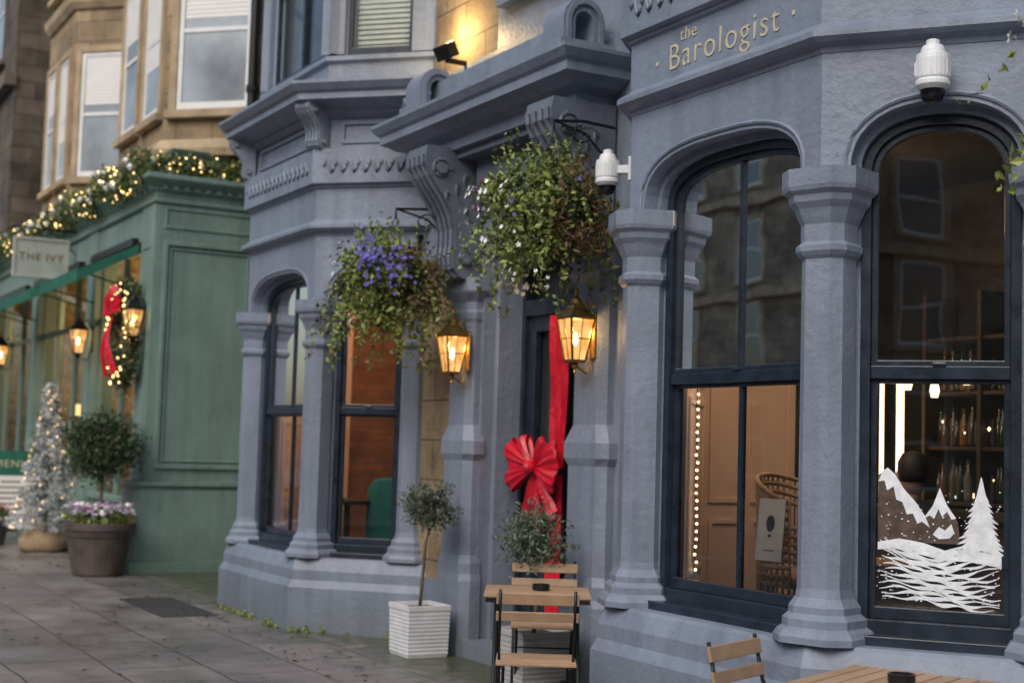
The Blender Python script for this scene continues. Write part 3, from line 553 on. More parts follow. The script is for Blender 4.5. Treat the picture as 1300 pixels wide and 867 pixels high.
# ---------------------------------------------------------------- lanterns
def lantern(loc,s,metal,power,yw):
    r=root('wall_lantern',loc,0,(.78*s,.78*s,s)); m=MB(); q=math.pi/4
    R2=math.sqrt(2)
    m.lathe([(.055*R2,-.155),(.065*R2,-.15),(.065*R2,-.135)],4,ph=q); m.lathe([(.115*R2,.125),(.12*R2,.13),(.12*R2,.14),(.06*R2,.20),(.055*R2,.215),(.035*R2,.23),(.03*R2,.25)],4,ph=q)
    m.lathe([(.045,.215),(.05,.235),(.04,.26),(.02,.275),(.012,.29),(.02,.305),(.012,.32),(.002,.345)],12)
    m.lathe([(.02,-.155),(.035,-.17),(.02,-.19),(.008,-.20),(.014,-.215),(.002,-.23)],12)
    for sx,sy in ((1,1),(1,-1),(-1,1),(-1,-1)): m.tube([(.063*sx,.063*sy,-.14),(.112*sx,.112*sy,.13)],.011,5)
    for sx in (-1,1): m.tube([(.088*sx,-.088,0),(.088*sx,.088,0)],.004,4); m.tube([(.063*sx,0,-.14),(.112*sx,0,.13)],.004,4)
    for sy in (-1,1): m.tube([(-.088,.088*sy,0),(.088,.088*sy,0)],.004,4); m.tube([(0,.063*sy,-.14),(0,.112*sy,.13)],.004,4)
    d=(yw-loc[1])/(s*.78)
    m.tube([(0,.05,.2),(0,d*.6,.26),(0,d,.12)],.012,6); m.tube([(0,.0,-.17),(0,d*.7,-.22),(0,d,-.05)],.01,6); m.lathe([(.045,0),(.05,.01),(.045,.3)],10,(0,d,-.12),sy=.35)
    m.obj('frame',metal,r)
    p=MB(); p.lathe([(.060*R2,-.138),(.108*R2,.128)],4,ph=q,cap=False); p.obj('panes',PANE,r)
    b=MB(); b.ball((0,0,0),.022,8,6,2.0); b.obj('bulb',LB,r)
    lamp('lantern_light',(0,0,.05),power,(1,.58,.24),.03,r)
lantern((-9.58,4.86,2.25),1.0,BRASS,8,4.99); lantern((-7.82,4.86,2.27),1.0,BRASS,8,4.99)
lantern((-16.55,4.22,2.88),1.15,METAL,8,4.38); lantern((-19.25,4.20,2.80),1.15,METAL,8,4.38); lantern((-25.0,4.20,2.86),1.15,METAL,6,4.38)
fd=root('flood_light',(-9.98,4.92,4.68)); m=MB(); m.rbox((0,0,0),(.2,.1,.12),(.5,0,.1)); m.box(-.02,.02,.0,.2,-.09,-.05); m.obj('housing',METAL,fd,bevel=.01)
lamp('flood_bulb',(0,.02,.16),20,(1,.68,.28),.05,fd)
# ---------------------------------------------------------------- security cameras
def dome(loc,rz,s=1):
    r=root('security_camera',loc,rz,s); m=MB()
    m.lathe([(.02,.13),(.045,.125),(.055,.10),(.055,.09),(.072,.085),(.075,.06),(.075,-.02),(.07,-.03),(.075,-.035),(.075,-.055),(.055,-.075)],24); m.lathe([(.03,.12),(.03,.15),(.018,.155)],12)
    m.box(-.03,.03,.05,.15,-.0,.05); m.box(-.055,.055,.14,.165,-.05,.1); m.box(-.078,-.06,-.02,.02,-.01,.05)
    for a in range(12): t=a*math.pi/6; m.box(.074*math.cos(t)-.003,.074*math.cos(t)+.003,.074*math.sin(t)-.003,.074*math.sin(t)+.003,-.015,.055)
    m.obj('housing',PLAST,r,bevel=.003)
    m=MB(); m.lathe([(.056,-.06),(.055,-.09),(.04,-.12),(.015,-.132),(.001,-.134)],20,cap=False); m.obj('dome_cover',BLACKG,r,smooth=True)
dome((-4.64+.13,4.76-.13,3.26),aR); dome((-6.98,4.53,3.18),-math.pi/4,.95)
# ---------------------------------------------------------------- foliage builders
def rdir():
    while True:
        d=Vector((U(-1,1),U(-1,1),U(-1,1)))
        if 1e-3<d.length<=1: return d.normalized()
def blob(m,c,rad,nclump,nleaf,size,el=2,cl=.3,up=.3,shell=.55):
    for _ in range(nclump):
        d=rdir()*(shell+(1-shell)*U(0,1)**.7)
        cc=Vector((c[0]+d.x*rad[0],c[1]+d.y*rad[1],c[2]+d.z*rad[2]))
        for _ in range(nleaf):
            q=Vector((random.gauss(0,1),random.gauss(0,1),random.gauss(0,1)))*cl*min(rad)*.55
            m.leaf(cc+q,size*U(.6,1.3),el,up)
def flowers(m,pts,size):
    for p in pts:
        p=Vector(p); out=Vector((p.x,p.y,max(0,p.z))) if p.length>.01 else Vector((0,-1,0))
        n=(out.normalized()+Vector((U(-.5,.5),U(-.6,.3),U(0,.6)))).normalized(); a=n.orthogonal().normalized(); b=n.cross(a)
        k0=U(0,6.28); vs=[tuple(p)]; sz=size*U(.7,1.2)
        for i in range(10):
            t=k0+i*math.pi/5; rr=sz*(1 if i%2==0 else .6); vs.append(tuple(p+(a*math.cos(t)+b*math.sin(t))*rr+n*(.25*sz if i%2==0 else 0)))
        m.add(vs,[(0,1+i,1+(i+1)%10) for i in range(10)])
def surf(c,rad,n,cond,k0=1.02,k1=1.22):
    out=[]
    while len(out)<n:
        d=rdir()
        if cond(d): k=U(k0,k1); out.append((c[0]+d.x*rad[0]*k,c[1]+d.y*rad[1]*k,c[2]+d.z*rad[2]*k))
    return out
def basket(loc,kind):
    r=root('hanging_basket',loc); m=MB()
    m.lathe([(.02,-.22),(.10,-.19),(.17,-.10),(.20,.0),(.2,.02)],18)
    m.obj('basket_bowl',BARK,r,smooth=True)
    m=MB()
    for i in range(3):
        a=i*2.1; m.tube([(.2*math.cos(a),.2*math.sin(a),.0),(0,0,.5)],.004,4)
    yb=WY-.1-loc[1]
    m.tube([(0,0,.48),(.0,.0,.56),(0.02,yb*.5,.58),(.05,yb,.56)],.011,6); m.tube([(.05,yb,.30),(.03,yb*.5,.5),(0,0,.56)],.008,6); 
    m.tube([(.02+.07*math.cos(t)*(1-k/20),yb*.5+.07*math.cos(t)*(1-k/20),.48+.07*math.sin(t)*(1-k/20)) for k,t in enumerate([i*.5 for i in range(18)])],.007,5)
    m.obj('iron_bracket',METAL,r)
    m=MB(); blob(m,(-.08,-.05,.08),(.40,.34,.18),54,24,.032,1.8,.38); blob(m,(-.06,-.04,-.17),(.30,.26,.26),30,24,.030,1.8,.38)
    for k in range(74):
        a=U(0,6.28); r0=U(.2,.42); x,y=math.cos(a)*r0,math.sin(a)*r0; L=U(.2,.76); sx=U(-.28,.04)-.08
        for q in range(int(L*56)):
            t=q/(L*56); 
            m.leaf((x*(1+.45*t)+sx*t+U(-.022,.022),y*(1+.4*t)+U(-.022,.022),.05-t*L+U(-.015,.015)),U(.015,.036),1.8,-.2)
    for k in range(64):
        a=U(0,6.28); L=U(.1,.34); x,y=U(-.34,.25),U(-.25,.2); dx,dy=math.cos(a)*.55-.15,math.sin(a)*.35
        for q in range(14):
            t=q/14*L; m.leaf((x+dx*t,y+dy*t,.18+t),U(.010,.026),2,.6)
    m.obj('foliage',LEAF,r,recalc=False)
    m=MB(); blob(m,(.03,.02,-.02),(.27,.23,.26),40,22,.03,1.8,.3); m.obj('foliage_dark',LEAFD,r,recalc=False)
    m=MB(); blob(m,(.30,.05,-.05),(.17,.2,.34),30,36,.014,3.6,.4); m.obj('dry_stems',LEAFB,r,recalc=False)
    if kind==0:
        m=MB(); flowers(m,[(.25+random.gauss(0,.07),-.32+random.gauss(0,.05),.14+random.gauss(0,.08)) for _ in range(100)],.021); flowers(m,[(.36+random.gauss(0,.05),-.14+random.gauss(0,.06),.06+random.gauss(0,.08)) for _ in range(50)],.021); flowers(m,[(-.30+random.gauss(0,.06),-.26+U(-.1,.1),.22+random.gauss(0,.05)) for _ in range(32)],.02); m.obj('purple_flowers',PURP,r,recalc=False)
        m=MB(); flowers(m,surf((-.06,-.04,0),(.47,.40,.34),30,lambda d:d.x<.1 and d.y<.2),.022); m.obj('white_flowers',WPET,r,recalc=False)
    else:
        m=MB(); flowers(m,surf((-.10,-.05,-.08),(.45,.41,.40),80,lambda d:d.y<.1 and d.z<.5 and d.x<.6),.022); m.obj('white_flowers',WPET,r,recalc=False)
        m=MB(); flowers(m,[(-.46+random.gauss(0,.06),-.2+U(-.15,.1),.14+random.gauss(0,.06)) for _ in range(22)],.026); m.obj('pink_flowers',PINK,r,recalc=False)
        m=MB(); flowers(m,surf((0,0,0),(.42,.38,.36),14,lambda d:d.y<.1),.018); m.obj('purple_flowers',PURP,r,recalc=False)
basket((-9.90,4.50,2.80),0); basket((-7.68,4.57,3.08),1); basket((-3.12,4.45,3.2),1)
# ---------------------------------------------------------------- olive standards
def olive(loc,w,h,zc,rad,mat,ribs,lean=0):
    r=root('potted_olive_tree',loc); m=MB()
    m.loft([[(sx*w*k,sy*w*k,z) for sx,sy in ((-1,-1),(1,-1),(1,1),(-1,1))] for k,z in ((.92,0),(.95,.02),(1,h-.04),(1.03,h-.038),(1.03,h),(.93,h),(.9,h-.04))])
    if ribs:
        for k in range(11):
            z=.025+k*(h-.07)/11; q=w*(.95+.05*z/h)+.003; m.ring([(-q,-q),(q,-q),(q,q),(-q,q)],[(-q+.01,-q+.01),(q-.01,-q+.01),(q-.01,q-.01),(-q+.01,q-.01)],0,0)
            for i in range(16): v=m.v[-16+i]; m.v[-16+i]=(v[0],v[2],z+(.014 if i>=8 else 0))
    m.obj('planter_box',mat,r,bevel=.006)
    m=MB(); m.box(-w*.92,w*.92,-w*.92,w*.92,h-.06,h-.03); m.obj('soil',DARKI,r)
    m=MB(); m.tube([(0,0,h-.05),(.012,.01,h+.2),(lean*.6,0,(h+zc)/2+.1),(lean,0,zc-rad)],.014,7,.010)
    for k in range(9): a=U(0,6.28); m.tube([(lean,0,zc-rad*.95),(lean+math.cos(a)*rad*.5,math.sin(a)*rad*.5,zc+U(-.3,.5)*rad)],.007,5,.003)
    m.obj('trunk',BARK,r,smooth=True)
    m=MB(); blob(m,(lean,0,zc),(rad*.85,rad*.85,rad*.85),60,26,.014,3.4,.35,.5,.3)
    for k in range(46):
        d=Vector((U(-1,1),U(-1,1),U(-.7,1))).normalized()
        for q in range(14): m.leaf(tuple(Vector((lean,0,zc))+d*rad*(.7+.65*q/14)+Vector((U(-1,1),U(-1,1),U(-1,1)))*.012),.012,3.2,.5)
    m.obj('olive_foliage',LEAFO,r,recalc=False)
olive((-9.66,4.70,0),.17,.38,1.10,.19,WPOT,True,.11); olive((-7.98,4.70,0),.18,.40,.97,.22,GPOT,True)
# ---------------------------------------------------------------- topiary in round pot
tp=root('potted_topiary_tree',(-16.30,3.90,0)); m=MB(); m.lathe([(.26,0),(.28,.02),(.35,.42),(.36,.43),(.37,.45),(.385,.50),(.40,.51),(.40,.58),(.37,.59),(.34,.56),(.33,.5)],32); m.obj('round_pot',POT,tp,bevel=.004)
m=MB(); m.lathe([(.33,.5),(.335,.53)],20); m.obj('soil',DARKI,tp)
m=MB(); m.tube([(0,0,.5),(.01,0,.8),(0,0,1.3)],.022,8,.018)
for k in range(14): a=U(0,6.28); m.tube([(0,0,1.1),(math.cos(a)*.28,math.sin(a)*.28,1.35+U(-.2,.3))],.012,5,.005)
m.obj('trunk',BARK,tp,smooth=True)
m=MB(); blob(m,(-.05,0,1.44),(.40,.40,.36),180,46,.024,2,.3,.3,.45); m.obj('topiary_foliage',LEAFD,tp,recalc=False)
m=MB(); blob(m,(0,0,.64),(.38,.38,.08),70,16,.03,1.8,.3,1.2); m.obj('underplanting',LEAF,tp,recalc=False)
m=MB(); flowers(m,[(math.cos(a)*q,math.sin(a)*q,.71+U(-.03,.10)) for a,q in [(U(0,6.28),U(.05,.44)) for _ in range(150)]],.034); m.obj('pink_pansies',PINK,tp,recalc=False)
m=MB(); flowers(m,[(math.cos(a)*q,math.sin(a)*q,.71+U(-.03,.10)) for a,q in [(U(0,6.28),U(.05,.44)) for _ in range(100)]],.032); m.obj('white_pansies',WPET,tp,recalc=False)
# ---------------------------------------------------------------- christmas tree
ct=root('christmas_tree',(-19.75,4.0,0),0,(.80,.80,.94)); m=MB(); m.tube([(0,0,.2),(0,0,2.3)],.035,7,.008)
for k in range(80): a=U(0,6.28); z=U(.35,2.2); rr=.46*(1-(z-.3)/2.15)+.03; m.tube([(0,0,z),(math.cos(a)*rr,math.sin(a)*rr,z-.02)],.008,4,.003)
m.obj('trunk',BARK,ct)
m=MB(); d2=MB(); lt=MB()
for k in range(700):
    z=.32+2.05*U(0,1)**1.35; a=U(0,6.28); R0=.52*(1-(z-.28)/2.2)+.03; rr=R0*U(.45,1.12); c=(math.cos(a)*rr,math.sin(a)*rr,z+U(-.04,.04))
    tgt=m if U(0,1)<.8 else d2
    for q in range(16): tgt.leaf((c[0]+random.gauss(0,.035),c[1]+random.gauss(0,.035),c[2]+random.gauss(0,.025)),U(.012,.024),3,-.2)
    if k%9==0: lt.octa((math.cos(a)*R0*1.02,math.sin(a)*R0*1.02,z),.009)
m.obj('flocked_branches',SNOWL,ct,recalc=False); d2.obj('green_branches',LEAFD,ct,recalc=False); lt.obj('fairy_lights',BULB,ct)
m=MB()
m.loft([[(rr*(1+.12*math.sin(5*t+z*9))*math.cos(t),rr*(1+.12*math.sin(5*t+z*9))*math.sin(t),z) for t in [i*math.pi/14 for i in range(28)]] for z,rr in ((0,.34),(.06,.42),(.18,.41),(.28,.30),(.34,.14),(.42,.19))]); m.obj('sack_base',SACK,ct,smooth=True)
# ---------------------------------------------------------------- bistro furniture
def chair(loc,deg):
    r=root('bistro_chair',loc,math.radians(deg)); m=MB(); w=.19
    for sx in (-1,1):
        m.tube([(sx*w,.22,.0),(sx*w,-.06,.45),(sx*w,-.17,.66),(sx*w,-.21,.84)],.009,6)
        m.tube([(sx*(w-.02),-.24,.0),(sx*(w-.02),.17,.44)],.009,6); m.tube([(sx*(w-.02),-.17,.445),(sx*(w-.02),.19,.445)],.009,6)
    m.tube([(-w,.16,.1),(w,.16,.1)],.007,6); m.tube([(-w+.02,-.17,.09),(w-.02,-.17,.09)],.007,6); m.tube([(-w,0.02,.32),(w,.02,.32)],.006,6)
    m.obj('metal_frame',METAL,r,smooth=True)
    m=MB()
    for k in range(6): m.box(-.205,.205,-.17+k*.062,-.17+k*.062+.048,.455,.472)
    m.rbox((0,-.195,.795),(.42,.014,.06),(math.radians(12),0,0)); m.rbox((0,-.178,.705),(.42,.014,.05),(math.radians(14),0,0)); m.obj('wood_slats',WOOD,r,bevel=.004)
def table(loc,deg,w=.29):
    r=root('bistro_table',loc,math.radians(deg)); m=MB()
    for sx in (-1,1):
        m.tube([(sx*.24,-.26,0),(sx*.24,.24,.715)],.01,6); m.tube([(sx*.22,.26,0),(sx*.22,-.24,.715)],.01,6)
    for y,z in ((-.2,.08),(.2,.08)): m.tube([(-.24,y,z),(.24,y,z)],.008,6)
    m.ring([(-w,-w),(w,-w),(w,w),(-w,w)],[(-w+.012,-w+.012),(w-.012,-w+.012),(w-.012,w-.012),(-w+.012,w-.012)],0,0)
    for i in range(16): v=m.v[-16+i]; m.v[-16+i]=(v[0],v[2],.70+(.024 if i>=8 else 0))
    m.obj('metal_frame',METAL,r)
    m=MB(); 
    for k in range(8): y0=-w+.004+k*(2*w/8); m.box(-w-.01,w+.01,y0,y0+2*w/8-.009,.726,.742)
    m.obj('wood_slats',WOOD,r,bevel=.003)
    m=MB(); m.lathe([(.045,.743),(.05,.75),(.05,.778),(.042,.778),(.04,.755)],18,(.02,.03,0)); m.obj('ashtray',METAL,r)
chair((-6.42,3.80,0),60); table((-7.10,4.20,0),60); chair((-7.72,4.62,0),240)
chair((-4.28,3.62,0),-66); table((-3.90,3.84,0),-66)
# ---------------------------------------------------------------- ribbon and bow on the door
rb=root('red_ribbon_bow',(-9.00,5.33,1.42)); m=MB()
def strip(pts,w,axis=Vector((1,0,0)),fold=.012,n=7):
    loops=[]
    for k,p in enumerate(pts):
        ww=w[k] if isinstance(w,list) else w
        loops.append([tuple(Vector(p)+axis*(ww*(i/(n-1)-.5))+Vector((0,(fold if i%2 else -fold)*(1+.5*math.sin(k*.7+i)),0))) for i in range(n)])
    vs=[p for l in loops for p in l]; fs=[(k*n+i,k*n+i+1,(k+1)*n+i+1,(k+1)*n+i) for k in range(len(pts)-1) for i in range(n-1)]
    m.add(vs,fs)
strip([(.15,.05,1.12-k*.08) for k in range(15)],[.30-.008*k+.006*math.sin(k*.8) for k in range(15)])
strip([(.13+.008*math.sin(k*.6),.05,-.05-k*.08) for k in range(16)],[.20+.006*math.sin(k*.9) for k in range(16)])
for a,L,w in ((18,.36,.22),(-16,.34,.20),(163,.42,.22),(196,.40,.20),(52,.26,.14),(128,.28,.14)):
    a=math.radians(a); d=Vector((math.cos(a),0,math.sin(a))); pp=Vector((-math.sin(a),0,math.cos(a))); N=15; n=7; vs=[]
    for k in range(N):
        t=k/(N-1); out=max(0,math.sin(t*math.pi))**.8; dep=math.cos(t*math.pi); ww=w*(.16+.84*out)
        for i in range(n): u=i/(n-1)-.5; vs.append(tuple(d*L*out*(1-.3*abs(u)**1.5)+pp*ww*u+Vector((0,-.07-.055*dep*out-.02*math.cos(u*5)*out+(.006 if i%2 else -.006),0))))
    m.add(vs,[(k*n+i,k*n+i+1,(k+1)*n+i+1,(k+1)*n+i) for k in range(N-1) for i in range(n-1)])
for a,L,w in ((-62,.42,.14),(-118,.44,.15),(-90,.50,.14)):
    a=math.radians(a); d=Vector((math.cos(a),0,math.sin(a))); pp=Vector((-math.sin(a),0,math.cos(a))); N=9; vs=[];n=6
    for k in range(N):
        t=k/(N-1); ww=w*(.15+.85*t)
        for i in range(n): u=i/(n-1)-.5; vs.append(tuple(d*L*t*(1-.2*abs(u))+pp*ww*u+Vector((0,-.03-.02*math.sin(t*5)+(.012 if i%2 else -.012)*t,0))))
    m.add(vs,[(k*n+i,k*n+i+1,(k+1)*n+i+1,(k+1)*n+i) for k in range(N-1) for i in range(n-1)])
m.ball((0,-.11,0),.05,10,6); m.obj('ribbon_fabric',RED,rb,recalc=False)
# ================================================================= GREEN SHOPFRONT BUILDING
GB=root('green_restaurant_building'); g=MB(); glg=MB()
X0,X1,GF,GE=-28.0,-16.4,4.38,6.2
g.box(X1-.25,X1,GF+.3,GE,1.05,4.28)
g.box(X1-.52,X1+.10,GF-.10,GE,.14,.95); g.box(X1-.53,X1+.07,GF-.07,GE,.95,1.0); g.box(X1-.54,X1+.11,GF-.11,GE,1.0,1.05); g.box(X1-.56,X1+.15,GF-.15,GE,0,.14)
g.M=T(X1,0,0,math.pi/2); 
g.ring([(4.50,1.2),(4.50,3.85),(5.62,3.85),(5.62,1.2)],[(4.55,1.25),(4.55,3.80),(5.57,3.80),(5.57,1.25)],-.034,.0)
g.ring([(4.58,1.28),(4.58,3.77),(5.54,3.77),(5.54,1.28)],[(4.60,1.30),(4.60,3.75),(5.52,3.75),(5.52,1.30)],-.018,.0)
g.ring([(4.50,4.0),(4.50,4.25),(5.62,4.25),(5.62,4.0)],[(4.53,4.03),(4.53,4.22),(5.59,4.22),(5.59,4.03)],-.015,.0); g.M=Matrix.Identity(4)
pth=[(X0,GF),(X1,GF),(X1,GE)]
g.sweep(pth,[(-.3,4.28),(.0,4.28),(.03,4.30),(.03,4.33),(.0,4.34),(.0,4.42),(.03,4.44),(.03,4.47),(.08,4.50),(.12,4.53),(.15,4.56),(.15,4.61),(.03,4.64),(-.3,4.65)])
for k in range(52): g.box(X1-.02-k*.22-.06,X1-.02-k*.22,GF-.07,GF-.001,4.445,4.495)
for k in range(13): g.box(X1+.001,X1+.07,GF+.06+k*.13,GF+.12+k*.13,4.445,4.495)
g.box(X0,X1-.56,GF+.02,GF+.3,3.9,4.28)
g.box(X0,X1-.1,GF+.15,5.6,4.62,4.67); g.sweep([(X0,GF+.28),(X1-.2,GF+.28),(X1-.2,5.8)],[(-.1,4.6),(.0,4.6),(.0,4.9),(.05,4.93),(.08,4.98),(-.1,5.0)])
for xa,xb in ((-16.95,X1),(-19.72,-19.22),(-23.5,-23.0),(-27.9,-27.4)):
    g.box(xa,xb,GF,GF+.3,1.05 if xb==X1 else .14,4.28)
    if xb!=X1: g.box(xa-.04,xb+.04,GF-.05,GF+.29,0,.9)
    g.ring([(xa+.08,1.15),(xa+.08,3.8),(xb-.08,3.8),(xb-.08,1.15)],[(xa+.11,1.18),(xa+.11,3.77),(xb-.11,3.77),(xb-.11,1.18)],GF-.015,GF)
for xa,xb,n_ in ((-19.22,-16.96,2),(-23.0,-19.72,3),(-27.4,-23.5,3)):
    g.box(xa,xb,GF+.06,GF+.28,0,.75); g.box(xa,xb,GF+.02,GF+.28,.75,.82)
    for k in range(n_+1): x=xa+(xb-xa)*k/n_; g.box(x-.03,x+.03,GF+.1,GF+.17,.82,3.9)
    g.box(xa,xb,GF+.105,GF+.165,3.05,3.12); g.box(xa,xb,GF+.105,GF+.165,3.8,3.9)
    glg.box(xa,xb,GF+.14,GF+.145,.82,3.8)
g.obj('green_joinery',GREEN,GB,bevel=.006); glg.obj('shop_glass',GLASSG,GB)
m=MB(); m.box(X0,X1-.33,5.4,5.5,0,4.28); m.box(X0-.1,X0,4.6,7,0,4.5); m.box(X1-.33,X1-.26,4.7,5.4,0,4.2)
for x in (-19.45,-23.2): m.box(x-.04,x+.04,4.7,5.4,.15,4.25)
m.obj('interior_wall',pm('patterned_wallpaper',(.30,.17,.07),.8,nscale=7,namt=.6,col2=(.62,.42,.20)),GB); m=MB(); m.box(X0,X1-.34,4.7,6.9,4.29,4.35);m.box(X0,X1-.34,4.7,6.9,0.1,.15); m.obj('interior_ceiling',DARKI,GB)
for x in (-18.3,-21.3,-25.3): lamp('shop_light',(x,5.05,3.3),60,(1,.64,.32),.2,GB)
SHG=em('shade_glow',(1,.6,.22),3.5)
for i,(x,z) in enumerate(((-21.0,1.9),(-22.4,1.9),(-18.5,1.9),(-24.8,2.0))):
    r=root('table_lamp',(x,5.0,z-.35)); m=MB(); m.lathe([(.16,.30),(.10,.48)],16,cap=False); m.obj('shade',SHG,r); m=MB(); m.lathe([(.08,0),(.08,.02),(.015,.05),(.015,.32)],10); m.box(-.5,.5,-.25,.25,-.9,-.85) ; m.box(-.04,.04,-.04,.04,-1.45,-.9); m.tube([(0,0,-.86),(0,0,0)],.02,6); m.obj('stand_and_table',BRASS,r)
s=MB(); tr=MB(); fr2=MB(); gu=MB(); bd=MB()
def stonebay(xa,xb,yf,yw,z0,z1):
    s.loft([[(xa-(yw-yf),yw+.1,z),(xa-(yw-yf),yw,z),(xa,yf,z),(xb,yf,z),(xb+(yw-yf),yw,z),(xb+(yw-yf),yw+.1,z)] for z in (z0,z1)])
    pt=[(xa-(yw-yf)-.1,yw+.1),(xa,yf),(xb,yf),(xb+(yw-yf)+.1,yw+.1)]
    tr.sweep(pt,[(-.1,z0-.0),(.10,z0),(.12,z0+.1),(.04,z0+.22),(-.1,z0+.24)])
    tr.sweep(pt,[(-.1,8.2),(.04,8.2),(.10,8.3),(.12,8.42),(-.1,8.45)]); tr.sweep(pt,[(-.1,11.5),(.1,11.5),(.3,11.7),(.3,11.9),(-.1,11.95)])
    d=(yw-yf)*math.sqrt(2); c=(yw-yf)/2
    for zz in (5.55,8.8):
        sash(tr,fr2,gu,T(xb+c,yf+c,zz,math.pi/4),d-.34 if d<1.4 else .85,1.95,tw=.1,bd=bd,drop=.42)
        for k in range(2): sash(tr,fr2,gu,T(xa+(xb-xa)*(k+.5)/2,yf,zz),min(.8,(xb-xa)/2-.35),1.95,tw=.1,bd=bd,drop=.35+.3*k)
    for q in (tr,fr2,gu): q.M=Matrix.Identity(4)
stonebay(-19.3,-17.1,4.62,5.55,4.95,12); stonebay(-24.4,-22.5,4.62,5.55,4.95,12)
s.box(-28.2,-16.2,5.5,5.9,4.6,12)
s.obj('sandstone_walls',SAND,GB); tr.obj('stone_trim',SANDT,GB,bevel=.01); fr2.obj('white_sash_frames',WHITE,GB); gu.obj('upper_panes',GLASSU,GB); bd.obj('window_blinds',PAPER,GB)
dp=root('drain_pipe',(-16.02,5.36,4.66)); m=MB(); m.tube([(0,0,0),(0,0,5)],.06,10); m.tube([(0,0,0),(0,.3,-.2),(0,.5,-.3)],.06,10)
for z in (1,3): m.lathe([(.075,0),(.075,.08)],10,(0,0,z))
m.obj('pipe',METAL,dp)
DB=root('stone_terrace_building'); s=MB(); tr=MB(); fr2=MB(); gu=MB(); s.box(-60,-28.2,4.7,9,0,13); s.box(-16.19,-13.6,5.45,5.9,4.7,13)
for k in range(9):
    x=-30-k*3.2
    for z in (1.0,5.2,9.0): sash(tr,fr2,gu,T(x,4.7,z),1.0,2.1,tw=.15)
for q in (tr,fr2,gu): q.M=Matrix.Identity(4)
for z in (4.4,8.2,12.6): tr.box(-60,-28.1,4.5,4.72,z,z+.25)
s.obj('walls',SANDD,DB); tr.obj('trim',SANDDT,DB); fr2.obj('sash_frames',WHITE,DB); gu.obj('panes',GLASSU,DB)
def awning(x0,x1):
    r=root('shop_awning',((x0+x1)/2,4.36,3.86)); w=(x1-x0)/2; m=MB()
    m.add([(-w,0,0),(w,0,0),(w,-.70,-.36),(-w,-.70,-.36),(-w,0,-.012),(w,0,-.012),(w,-.70,-.372),(-w,-.70,-.372)],[(0,1,2,3),(4,7,6,5),(0,3,7,4),(1,5,6,2),(2,6,7,3),(0,4,5,1)])
    m.box(-w,w,-.71,-.70,-.50,-.355); m.add([(w+.003,0,-.0),(w+.003,-.70,-.36),(w+.003,-.70,-.5),(w+.003,0,-.1)],[(0,1,2,3)]); m.obj('canvas',AWN,r)
    m=MB(); m.tube([(-w,-.68,-.385),(w,-.68,-.385)],.014,6)
    for x in (-w+.02,w-.02): m.tube([(x,-.68,-.38),(x,.0,-.55)],.012,6)
    m.box(-w,w,-.08,0,-.02,.07); m.obj('arms',METAL,r)
awning(-19.15,-16.99); awning(-22.95,-19.8); awning(-27.3,-23.6)
gr=root('christmas_garland'); m=MB(); m2=MB(); lt=MB(); sv=MB()
def gar(pts_fn,n,rad):
    for k in range(n):
        t=U(0,1); x,y,z=pts_fn(t); rr=rad*(1+.35*math.sin(t*60)+.2*math.sin(t*23))
        a=U(0,6.28); q=U(0,1)**.5*rr; c=(x+U(-.04,.04),y+math.cos(a)*q*.9,z+math.sin(a)*q)
        tg=m if U(0,1)<.5 else m2
        for _ in range(7): tg.leaf((c[0]+random.gauss(0,.04),c[1]+random.gauss(0,.04),c[2]+random.gauss(0,.04)),U(.018,.035),2.6,.1)
        if k%6==0: lt.octa((x+U(-.05,.05),y+math.cos(a)*rr*1.05,z+math.sin(a)*rr*1.05),.0105)
        if k%60==0: sv.octa((x,y-rr*.9,z+U(-.1,.1)),.05)
gar(lambda t:(-16.4-11.5*t,4.22,4.68+.05*math.cos(t*40)),1900,.155); gar(lambda t:(-16.36,4.3+1.3*t,4.74),240,.11)
m.obj('fir_sprigs',LEAFD,gr,recalc=False); m2.obj('leaf_sprigs',LEAF,gr,recalc=False); lt.obj('fairy_lights',BULB,gr); sv.obj('silver_baubles',PAPER,gr)
wr=root('christmas_wreath',(-17.0,4.24,2.78)); m=MB(); lt=MB()
for k in range(420):
    a=U(0,6.28); rr=.46+random.gauss(0,.055); 
    for _ in range(7): m.leaf((math.cos(a)*rr+random.gauss(0,.03),U(-.08,.08),math.sin(a)*rr*1.2+random.gauss(0,.03)),U(.018,.035),2.4,0)
    if k%7==0: lt.octa((math.cos(a)*rr,-.1,math.sin(a)*rr*1.2),.011)
m.obj('fir_ring',LEAFD,wr,recalc=False); lt.obj('fairy_lights',BULB,wr)
m=MB()
for a,L,w in ((70,.36,.24),(110,.36,.24),(25,.34,.22),(155,.34,.22),(-75,.70,.15),(-105,.74,.15)):
    a=math.radians(a); d=Vector((math.cos(a),0,math.sin(a))); pp=Vector((-math.sin(a),0,math.cos(a))); vs=[];N=8;n=6
    for k in range(N):
        t=k/(N-1); ww=w*(.15+.85*math.sin(t*math.pi/2))
        for i in range(n): u=i/(n-1)-.5; vs.append(tuple(d*L*t+pp*ww*u+Vector((0,-.14-.08*math.sin(t*math.pi)+(.02 if i%2 else -.02)*t,.2))))
    m.add(vs,[(k*n+i,k*n+i+1,(k+1)*n+i+1,(k+1)*n+i) for k in range(N-1) for i in range(n-1)])
m.obj('red_bow',RED,wr,recalc=False)
hs=root('hanging_sign',(-20.5,3.90,4.02)); m=MB(); m.box(-.03,.03,-.38,.38,-.30,.27); m.M=T(0,0,0,math.pi/2); m.ring([(-.38,-.30),(-.38,.27),(.38,.27),(.38,-.30)],[(-.34,-.26),(-.34,.23),(.34,.23),(.34,-.26)],-.045,-.03); m.M=Matrix.Identity(4); m.obj('board',SIGN,hs,bevel=.006)
